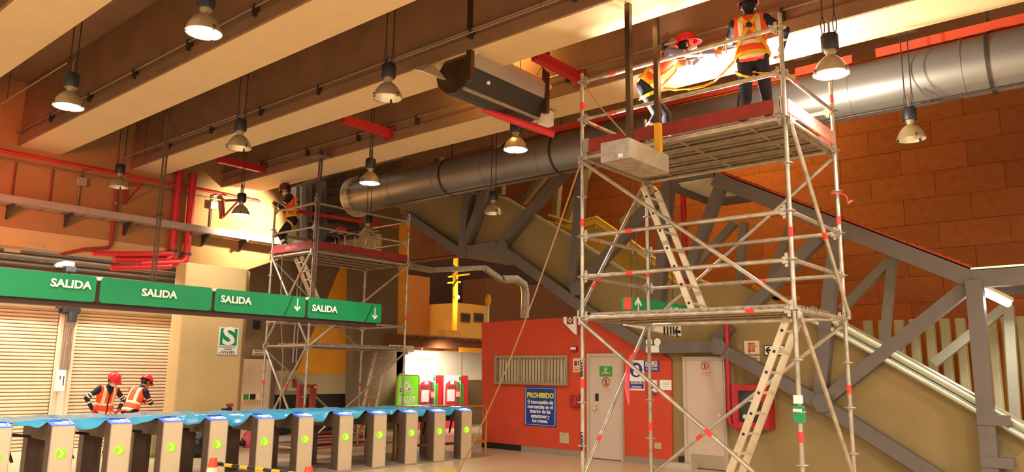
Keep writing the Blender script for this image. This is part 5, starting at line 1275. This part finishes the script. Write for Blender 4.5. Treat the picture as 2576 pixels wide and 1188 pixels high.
# ropes
def rope(lab, pts, r=.011):
    tag(MB().path(pts, r, 6).build('rope', 'rope', smooth=True, org=pts[-1]), lab, 'rope')
a = PX(1460, 430, X0-.04); fz = PZ(1150, 1195, 0.01)
top_ = V((X0-.04, Y1-.02, 4.36)); n = 10
rope('long tan rope slanting from the near scaffold deck down to the floor', [top_.lerp(fz, i/n)-V((0, 0, .28*math.sin(math.pi*i/n))) for i in range(n+1)])
rope('thin rope hanging from the left scaffold deck to the floor', [PY(710, 640, Y2-.06), PY(705, 780, Y2-.06), PY(712, 900, Y2-.06), V((PY(712, 900, Y2-.06).x-.02, Y2-.1, .03))], .009)
rope('rope tied from the top left post down behind the metal box', [V((X0-.04, Y1, 5.42)), V((X0-.04, Y1-.3, 5.0)), V((X0-.06, Y1-.72, 4.5))], .009)

# ================================================================== PEOPLE
def ik(a, b, l1, l2, pole):
    d = b-a; L = min(d.length, (l1+l2)*.999); d.normalize(); b = a+d*L
    k = (l1*l1-l2*l2+L*L)/(2*L); h = math.sqrt(max(0, l1*l1-k*k)); p = V(pole); p = (p-d*p.dot(d)).normalized()
    return a+d*k+p*h, b
def person(label, pos, heading, J, helmet='helmet_red', harness=False, mask=False, gloves='skin', sleeve='navy', khelm=1.0, group=None):
    """J: pelvis, chest, head (centre), hf (face direction), wrists, ankles, poles in a local frame: x right, y forward, z up"""
    h = V((heading[0], heading[1], 0)).normalized(); r = V((h.y, -h.x, 0)); O = V(pos)
    w = lambda p: O+r*p[0]+h*p[1]+V((0, 0, p[2]))
    dv = lambda p: (r*p[0]+h*p[1]+V((0, 0, p[2]))).normalized()
    root = thing('person', label, 'person', O, group)
    pel, che, hed = w(J['pelvis']), w(J['chest']), w(J['head'])
    ax = (che-pel).normalized(); tw = J.get('side', (1, 0, 0)); sd = dv(tw); sd = (sd-ax*sd.dot(ax)).normalized(); fw = ax.cross(sd)*1.0
    if fw.dot(h) < 0: fw = -fw
    L = (che-pel).length
    prims = []; b = MB()
    def cap(lab, p0, p1, r0, r1, bands=()):
        p0 = V(p0); p1 = V(p1); d = (p1-p0).normalized(); n = 5; pts = []; rad = []
        for i in range(n, -1, -1): t = i/n*math.pi/2; pts.append(p0-d*r0*math.sin(t)); rad.append(max(.0008, r0*math.cos(t)))
        for i in range(0, n+1): t = i/n*math.pi/2; pts.append(p1+d*r1*math.sin(t)); rad.append(max(.0008, r1*math.cos(t)))
        b.path(pts, rad, 12); prims.append((lab, p0, p1, r0, r1, bands))
    # torso loft
    sec = [(-.22, .05, .05), (-.20, .12, .09), (-.08, .168, .115), (.1, .165, .115), (.35, .152, .108), (.6, .165, .116), (.85, .18, .115), (.98, .165, .095), (1.06, .10, .07), (1.09, .04, .03)]
    base = len(b.v); n = 20
    for t, a, c in sec:
        for j in range(n):
            q = 2*math.pi*j/n; b.v.append(tuple(pel+ax*(L*t)+sd*a*math.cos(q)+fw*c*math.sin(q)))
    for i in range(len(sec)-1):
        for j in range(n): b.f.append((base+i*n+j, base+i*n+(j+1) % n, base+(i+1)*n+(j+1) % n, base+(i+1)*n+j)); b.m.append(0)
    b.f.append(tuple(base+j for j in reversed(range(n)))); b.f.append(tuple(base+(len(sec)-1)*n+j for j in range(n))); b.m += [0, 0]
    prims.append(('torso', pel-ax*.05, che, .15, .15, ()))
    hf = dv(J['hf']); hu = (hed-che).normalized() if 'hu' not in J else dv(J['hu']); hu = (hu-hf*hu.dot(hf)).normalized(); hs = hf.cross(hu)
    FR = (hs, hf, hu)
    cap('neck', che+ax*.0, hed-hu*.06-hf*.01, .058, .052)
    b.ball(hed+hu*.02, 1., 16, 12, sc=(.074, .094, .108), fr=FR); b.ball(hed-hu*.055+hf*.02, 1., 14, 10, sc=(.058, .072, .066), fr=FR)
    prims.append(('head', hed-hu*.06, hed+hu*.05, .08, .09, ()))
    b.ball(hed-hu*.012+hf*.098, 1., 8, 6, sc=(.014, .02, .024), fr=FR)                   # nose
    for s in (-1, 1): b.ball(hed-hu*.01+hs*s*.077-hf*.005, 1., 8, 6, sc=(.012, .022, .034), fr=FR)
    b.ball(hed-hu*.062+hf*.09, 1., 8, 5, sc=(.026, .010, .010), fr=FR)                  # lips
    for s, k in ((1, 'R'), (-1, 'L')):
        sh = che+sd*s*.175-ax*.015
        el, wr = ik(sh, w(J['wrist'+k]), .275, .245, dv(J.get('elbow'+k, (s*.6, -.6, -.3))))
        cap(sleeve, che+sd*s*.09-ax*.02, sh, .062, .066); cap(sleeve, sh, el, .060, .048, ((.62, .72), (.84, .94)) if harness or True else ()); cap(sleeve, el, wr, .046, .036, ((.35, .48),))
        d = (wr-el).normalized(); pn = dv(J.get('palm'+k, (-s, 0, 0))); pn = (pn-d*pn.dot(d)).normalized(); ps = d.cross(pn)*(-s)   # thumb side
        for o_ in (-.02, .0, .02): cap(gloves, wr+ps*o_*.8, wr+d*.085+ps*o_, .020, .018)
        cu = J.get('curl'+k, .5)
        for o_, l in ((.030, .068), (.010, .078), (-.010, .072), (-.030, .056)):
            a0 = wr+d*.09+ps*o_; d1 = (d*math.cos(cu)+pn*math.sin(cu)); d2 = (d*math.cos(2.1*cu)+pn*math.sin(2.1*cu))
            a1 = a0+d1*l*.55; cap(gloves, a0, a1, .0098, .009); cap(gloves, a1, a1+d2*l*.5, .009, .0078)
        a0 = wr+d*.03+ps*.028; d1 = (d*.6+ps*.75+pn*.35).normalized(); cap(gloves, a0, a0+d1*.045, .012, .0105); cap(gloves, a0+d1*.045, a0+d1*.045+(d*.8+pn*.5).normalized()*.035, .0105, .009)
        hp = pel+sd*s*.088-ax*.06
        kn, an = ik(hp, w(J['ankle'+k]), .42, .40, dv(J.get('knee'+k, (0, 1, 0))))
        cap('navy', hp, kn, .092, .064); cap('navy', kn, an, .060, .046, ((.34, .46), (.60, .72)))
        td = dv(J.get('toe'+k, (s*.2, 1, 0)))
        cap('boot', an+V((0, 0, .03)), an-V((0, 0, .035)), .052, .05); cap('boot', an-V((0, 0, .04))-td*.04, an-V((0, 0, .045))+td*.15, .042, .036)
    # fuse everything into one continuous skin
    me = D.meshes.new('tmp'); me.from_pydata(b.v, [], b.f); tmp = D.objects.new('tmp', me); COL.objects.link(tmp)
    m1 = tmp.modifiers.new('r', 'REMESH'); m1.mode = 'VOXEL'; m1.voxel_size = .0085
    m2 = tmp.modifiers.new('s', 'SMOOTH'); m2.factor = .5; m2.iterations = 2
    dg = bpy.context.evaluated_depsgraph_get(); me2 = D.meshes.new_from_object(tmp.evaluated_get(dg))
    D.objects.remove(tmp); D.meshes.remove(me)
    nf = len(me2.polygons); cen = np.empty(nf*3); me2.polygons.foreach_get('center', cen); cen = cen.reshape(-1, 3)
    best = np.full(nf, 9.); lab = np.zeros(nf, int); tt = np.zeros(nf)
    labs = ['skin', 'navy', 'denim', 'boot', 'glove_red', 'reflect', 'khaki']
    isT = np.zeros(nf, bool); arm = np.zeros(nf, bool)
    for li, (nm, p0, p1, r0, r1, bands) in enumerate(prims):
        p0 = np.array(p0); p1 = np.array(p1); dd = p1-p0; t = np.clip((cen-p0)@dd/(dd@dd), 0, 1)
        dist = np.linalg.norm(cen-p0-t[:, None]*dd, axis=1)-(r0+(r1-r0)*t)
        m = dist < best; best[m] = dist[m]
        key = {'torso': 'navy', 'neck': 'skin', 'head': 'skin'}.get(nm, nm)
        idx = np.full(nf, labs.index(key))
        for b0, b1 in bands: idx[(t > b0) & (t < b1)] = 5
        lab[m] = idx[m]; isT[m] = (nm == 'torso'); arm[m] = nm in ('navy', 'denim') and r0 > .055 and r0 < .07
    for nm in labs: me2.materials.append(M[nm])
    me2.polygons.foreach_set('material_index', lab.astype(np.int32)); me2.polygons.foreach_set('use_smooth', [True]*nf)
    for v in me2.vertices: v.co = v.co-O
    me2.name = 'body'; link('body', me2, root, O)
    # hi-vis vest lifted off the torso surface
    rel = cen-np.array(pel); tl = rel@np.array(ax)/L; us = rel@np.array(sd); fs_ = rel@np.array(fw)
    neckd = np.linalg.norm(cen-np.array(che+ax*.06), axis=1)
    sel = np.nonzero((tl > -.17) & (tl < 1.16) & (np.abs(us) < .185) & (np.abs(fs_) < .20) & (isT | (arm & (np.abs(us) < .165) & (tl > .62))) & (neckd > .075))[0]
    vm = {}; vv = []; ff = []; mi = []
    for f in sel:
        ids = []
        for vi in me2.polygons[f].vertices:
            if vi not in vm: vm[vi] = len(vv); vv.append(me2.vertices[vi].co+me2.vertices[vi].normal*(.014 if tl[f] > .2 else .024))
            ids.append(vm[vi])
        ff.append(ids); u, t = abs(us[f]), tl[f]
        st_ = (.26 < t < .37) or (-.10 < t < .0) or (.062 < u < .115 and t > .37)
        if fs_[f] > 0 and abs(us[f]) < .012 and t < .9: mi.append(2)
        elif fs_[f] > 0 and t > .70 and u < (t-.70)*.22: mi.append(2)
        else: mi.append(1 if st_ else 0)
    vme = D.meshes.new('safety_vest'); vme.from_pydata([tuple(v) for v in vv], [], ff)
    for nm in ('vest', 'reflect', 'navy'): vme.materials.append(M[nm])
    vme.polygons.foreach_set('material_index', mi); vme.polygons.foreach_set('use_smooth', [True]*len(ff))
    vo = link('safety_vest', vme, root, O); so = vo.modifiers.new('t', 'SOLIDIFY'); so.thickness = .006; so.offset = 1
    # helmet, hair, eyes
    hl = MB(); k = khelm; hc = hed+hu*.045-hf*.005; prof = [(.116, 0), (.118, .03), (.108, .07), (.082, .105), (.045, .122), (.001, .127)]; nn = 24; rows = []
    for rr, zz in prof: rows.append([hc+(hs*math.cos(2*math.pi*j/nn)*rr*.93+hf*math.sin(2*math.pi*j/nn)*rr*1.12+hu*zz)*k for j in range(nn)])
    vs2 = [p for row in rows for p in row]; f2 = [(i*nn+j, i*nn+(j+1) % nn, (i+1)*nn+(j+1) % nn, (i+1)*nn+j) for i in range(len(prof)-1) for j in range(nn)]
    hl.add(vs2, f2); ho = hl.build('helmet', helmet, root, smooth=True)
    br = MB(); bv = []
    for j in range(nn):
        q = 2*math.pi*j/nn; c, s = math.cos(q), math.sin(q); ex = .012+.045*max(0, s)**2
        bv += [hc+(hs*c*.108+hf*s*.128+hu*.004)*k, hc+(hs*c*(.108+ex)+hf*s*(.128+ex)-hu*(.006+.02*max(0, s)))*k]
    br.add(bv, [(2*j, 2*j+1, 2*((j+1) % nn)+1, 2*((j+1) % nn)) for j in range(nn)]); bo = br.build('brim', helmet, ho, smooth=True); bo.modifiers.new('t', 'SOLIDIFY').thickness = .004
    rg_ = MB()
    for s in (-.03, 0, .03): rg_.path([hc+(hs*s+hf*(.125*math.cos(q))+hu*(.128*math.sin(q)))*k*.99 for q in [.35+2.45*i/8 for i in range(9)]], .007, 6)
    rg_.build('helmet_ridge', helmet, ho, smooth=True)
    hr = MB(); hr.ball(hed-hf*.022+hu*.012, 1., 14, 10, sc=(.082, .092, .10), fr=FR); hr.build('hair', 'hair', root, smooth=True)
    for s in (-1, 1): MB().ball(hed+hs*s*.032+hf*.086+hu*.012, .012, 8, 6).build('eye', 'eye', root, smooth=True)
    st2 = MB()
    for s in (-1, 1): st2.path([hc+hs*s*.105-hu*.0, hed+hs*s*.082-hu*.05+hf*.02, hed-hu*.122+hf*.035], .005, 5)
    st2.build('chin_strap', 'black', ho)
    if mask:
        mk = MB(); mk.ball(hed-hu*.052+hf*.034, 1., 14, 10, sc=(.066, .080, .058), fr=FR); mk.build('face_mask', mask if isinstance(mask, str) else 'mask', root, smooth=True)
    if harness:
        def T(t, ang, e=.034): 
            a = np.interp(t, [s[0] for s in sec], [s[1] for s in sec]); c = np.interp(t, [s[0] for s in sec], [s[2] for s in sec]); q = math.radians(ang)
            return pel+ax*L*t+sd*math.cos(q)*(a+e)+fw*math.sin(q)*(c+e)
        def strap(pts, wd_=.024):
            hn = MB()
            for p, q in zip(pts, pts[1:]):
                mid = (p+q)/2; nrm = (mid-(pel+ax*((mid-pel).dot(ax)))).normalized(); hn.beam(p-(q-p)*.06, q+(q-p)*.06, wd_*2, .008, nrm)
            hn.build('harness_strap', 'strap', root)
        for s in (1, -1):
            m = (lambda a: a) if s == 1 else (lambda a: 180-a)
            strap([T(1.02, m(60), .02), T(1.05, m(0+20), .02), T(1.03, m(-50), .02), T(.88, m(-72)), T(.72, -90), T(.5, 180-m(-68)), T(.25, 180-m(-40)), T(.02, 180-m(-15))])
            strap([T(1.02, m(60), .02), T(.8, m(66)), T(.5, m(60)), T(.2, m(40)), T(.0, m(20))])
            hp = pel+sd*s*.088-ax*.06; kn = [p for p in prims if p[0] == 'navy' and abs(p[3]-.092) < 1e-6][0 if s == 1 else 1][2]; dd = (kn-hp).normalized()
            o1 = dd.cross(fw).normalized(); o2 = dd.cross(o1); ctr = hp+dd*.13
            strap([ctr+(o1*math.cos(q)+o2*math.sin(q))*.108+dd*.04*math.cos(q) for q in [2*math.pi*i/10 for i in range(11)]], .02)
        strap([T(.02, q) for q in range(0, 361, 30)])
        dr = MB(); dr.box(V(T(.72, -90))-V((.03, .03, .03)), V(T(.72, -90))+V((.03, .03, .03))); dr.build('back_ring_plate', 'ink', root, bevel=.01)
    root['_x'] = 0; del root['_x']
    return root
DK = 4.462
STAND = dict(pelvis=(0, 0, .87), chest=(0, .01, 1.33), head=(0, .04, 1.535), hf=(0, 1, -.1), wristR=(.26, .08, .84), wristL=(-.26, .08, .84), ankleR=(.11, 0, .085), ankleL=(-.11, .0, .085))
def pose(**k): d = dict(STAND); d.update(k); return d
# right worker on the near scaffold, seen from behind
p = PX(1900, 300, 8.12); p.z = DK
person('standing worker seen from behind on the near scaffold, orange vest and yellow harness', p, (1, .30), pose(pelvis=(0, 0, .88), chest=(-.02, .03, 1.35), head=(-.03, .07, 1.55), hf=(-.2, 1, .15), wristR=(.30, .22, 1.02), elbowR=(.9, -.4, -.2), wristL=(-.12, .42, 1.25), elbowL=(-.8, 0, -.4), ankleR=(.15, .02, .085), ankleL=(-.13, -.02, .085), curlR=.9), helmet='helmet_dark', harness=True)
# left worker on the near scaffold, leaning and reaching to the right
p = PX(1652, 345, 8.12); p.z = DK
WL = p.copy()
person('leaning worker in a red helmet reaching towards the lit beam on the near scaffold', p, (.42, -.90), pose(pelvis=(0, -.10, .86), chest=(.02, .20, 1.19), head=(.02, .40, 1.33), hf=(-.05, .85, .12), hu=(0, .4, 1), wristR=(.12, .74, 1.16), elbowR=(.3, .1, -1), wristL=(-.16, .66, 1.30), elbowL=(-.4, 0, -1), ankleR=(.12, -.18, .085), ankleL=(-.12, .12, .085), kneeR=(0, 1, 0), curlR=.9, curlL=.9), harness=True, sleeve='denim', mask='mask', khelm=1.05)
# standing worker on the far scaffold, turned to the lit wall
p = PY(728, 606, 14.36); p.z = 4.162
person('worker standing on the far scaffold turned to the brightly lit wall, hands together', p, (-.62, .55), pose(pelvis=(0, -.04, .84), chest=(0, .04, 1.28), head=(0, .14, 1.44), hf=(0, .8, -.55), wristR=(.06, .33, 1.12), elbowR=(.6, -.3, -.8), wristL=(-.06, .34, 1.12), elbowL=(-.6, -.3, -.8), palmR=(-1, 0, .3), curlR=1.0, curlL=1.0), helmet='helmet_dark', harness=True, mask='mask')
# crouched worker behind the toe board
p = PY(822, 640, 14.1); p.z = 4.162
person('crouched worker in a red cap and dark mask behind the far scaffold toe board', p, (.55, -.75), pose(pelvis=(0, -.1, .15), chest=(0, .14, .42), head=(0, .28, .56), hf=(.3, 1, -.2), wristR=(.22, .44, .22), wristL=(-.2, .44, .20), ankleR=(.16, .30, .085), ankleL=(-.16, .22, .085), kneeR=(.4, .6, .9), kneeL=(-.4, .6, .9)), mask='black')
# two workers on the floor by the shutters
p = PZ(243, 1145, 0); p.y = 16.5; p.x = PY(262, 1000, 16.5).x; p.z = 0
person('floor worker facing us with head bowed, white mask and hand on hip by the shutter', p, (.10, -1), pose(pelvis=(0, 0, .86), chest=(-.02, .07, 1.29), head=(-.05, .19, 1.45), hf=(-.45, .75, -.55), wristR=(.27, .10, .90), elbowR=(1, -.3, .1), wristL=(-.24, .16, .88), elbowL=(-.8, -.3, .1), ankleR=(.12, 0, .085), ankleL=(-.10, .08, .085)), gloves='glove_red', mask='mask')
p = V((PY(338, 1010, 16.9).x, 16.9, 0))
person('floor worker turned away to the right and bending, orange vest, right of the facing worker', p, (.88, .42), pose(pelvis=(0, -.10, .84), chest=(.02, .08, 1.24), head=(.03, .26, 1.40), hf=(.25, .8, -.5), wristR=(.14, .36, .98), elbowR=(.6, -.3, -.7), wristL=(-.10, .36, 1.0), elbowL=(-.5, -.3, -.7), ankleR=(.12, 0, .085), ankleL=(-.10, -.04, .085)), gloves='glove_red')
# yellow safety lanyard strung between the two upper workers and the rail
pl_ = [PX(x, y, 8.0+.0*i) for i, (x, y) in enumerate(((1672, 222), (1700, 226), (1735, 224), (1770, 217), (1795, 206), (1815, 188), (1832, 170), (1846, 155)))]
t = thing('safety_lanyard', 'yellow webbing lanyard sagging from the leaning worker to the top rail', 'strap', pl_[0])
b = MB()
for i, (p, q) in enumerate(zip(pl_, pl_[1:])): b.beam(p-(q-p)*.1, q+(q-p)*.1, .04, .012, (math.sin(i*1.9)*.5-.6, 0, .7))
b.build('webbing', 'strap', t)
p = pl_[-1]; MB().path([p+V((-.0, 0, 0)), V((X0+.05, p.y-.04, 5.30)), V((X0+.0, p.y-.06, 5.43)), V((X0-.02, p.y-.03, 5.30)), p], .008, 6).build('carabiner_hook', 'inox', t, smooth=True)
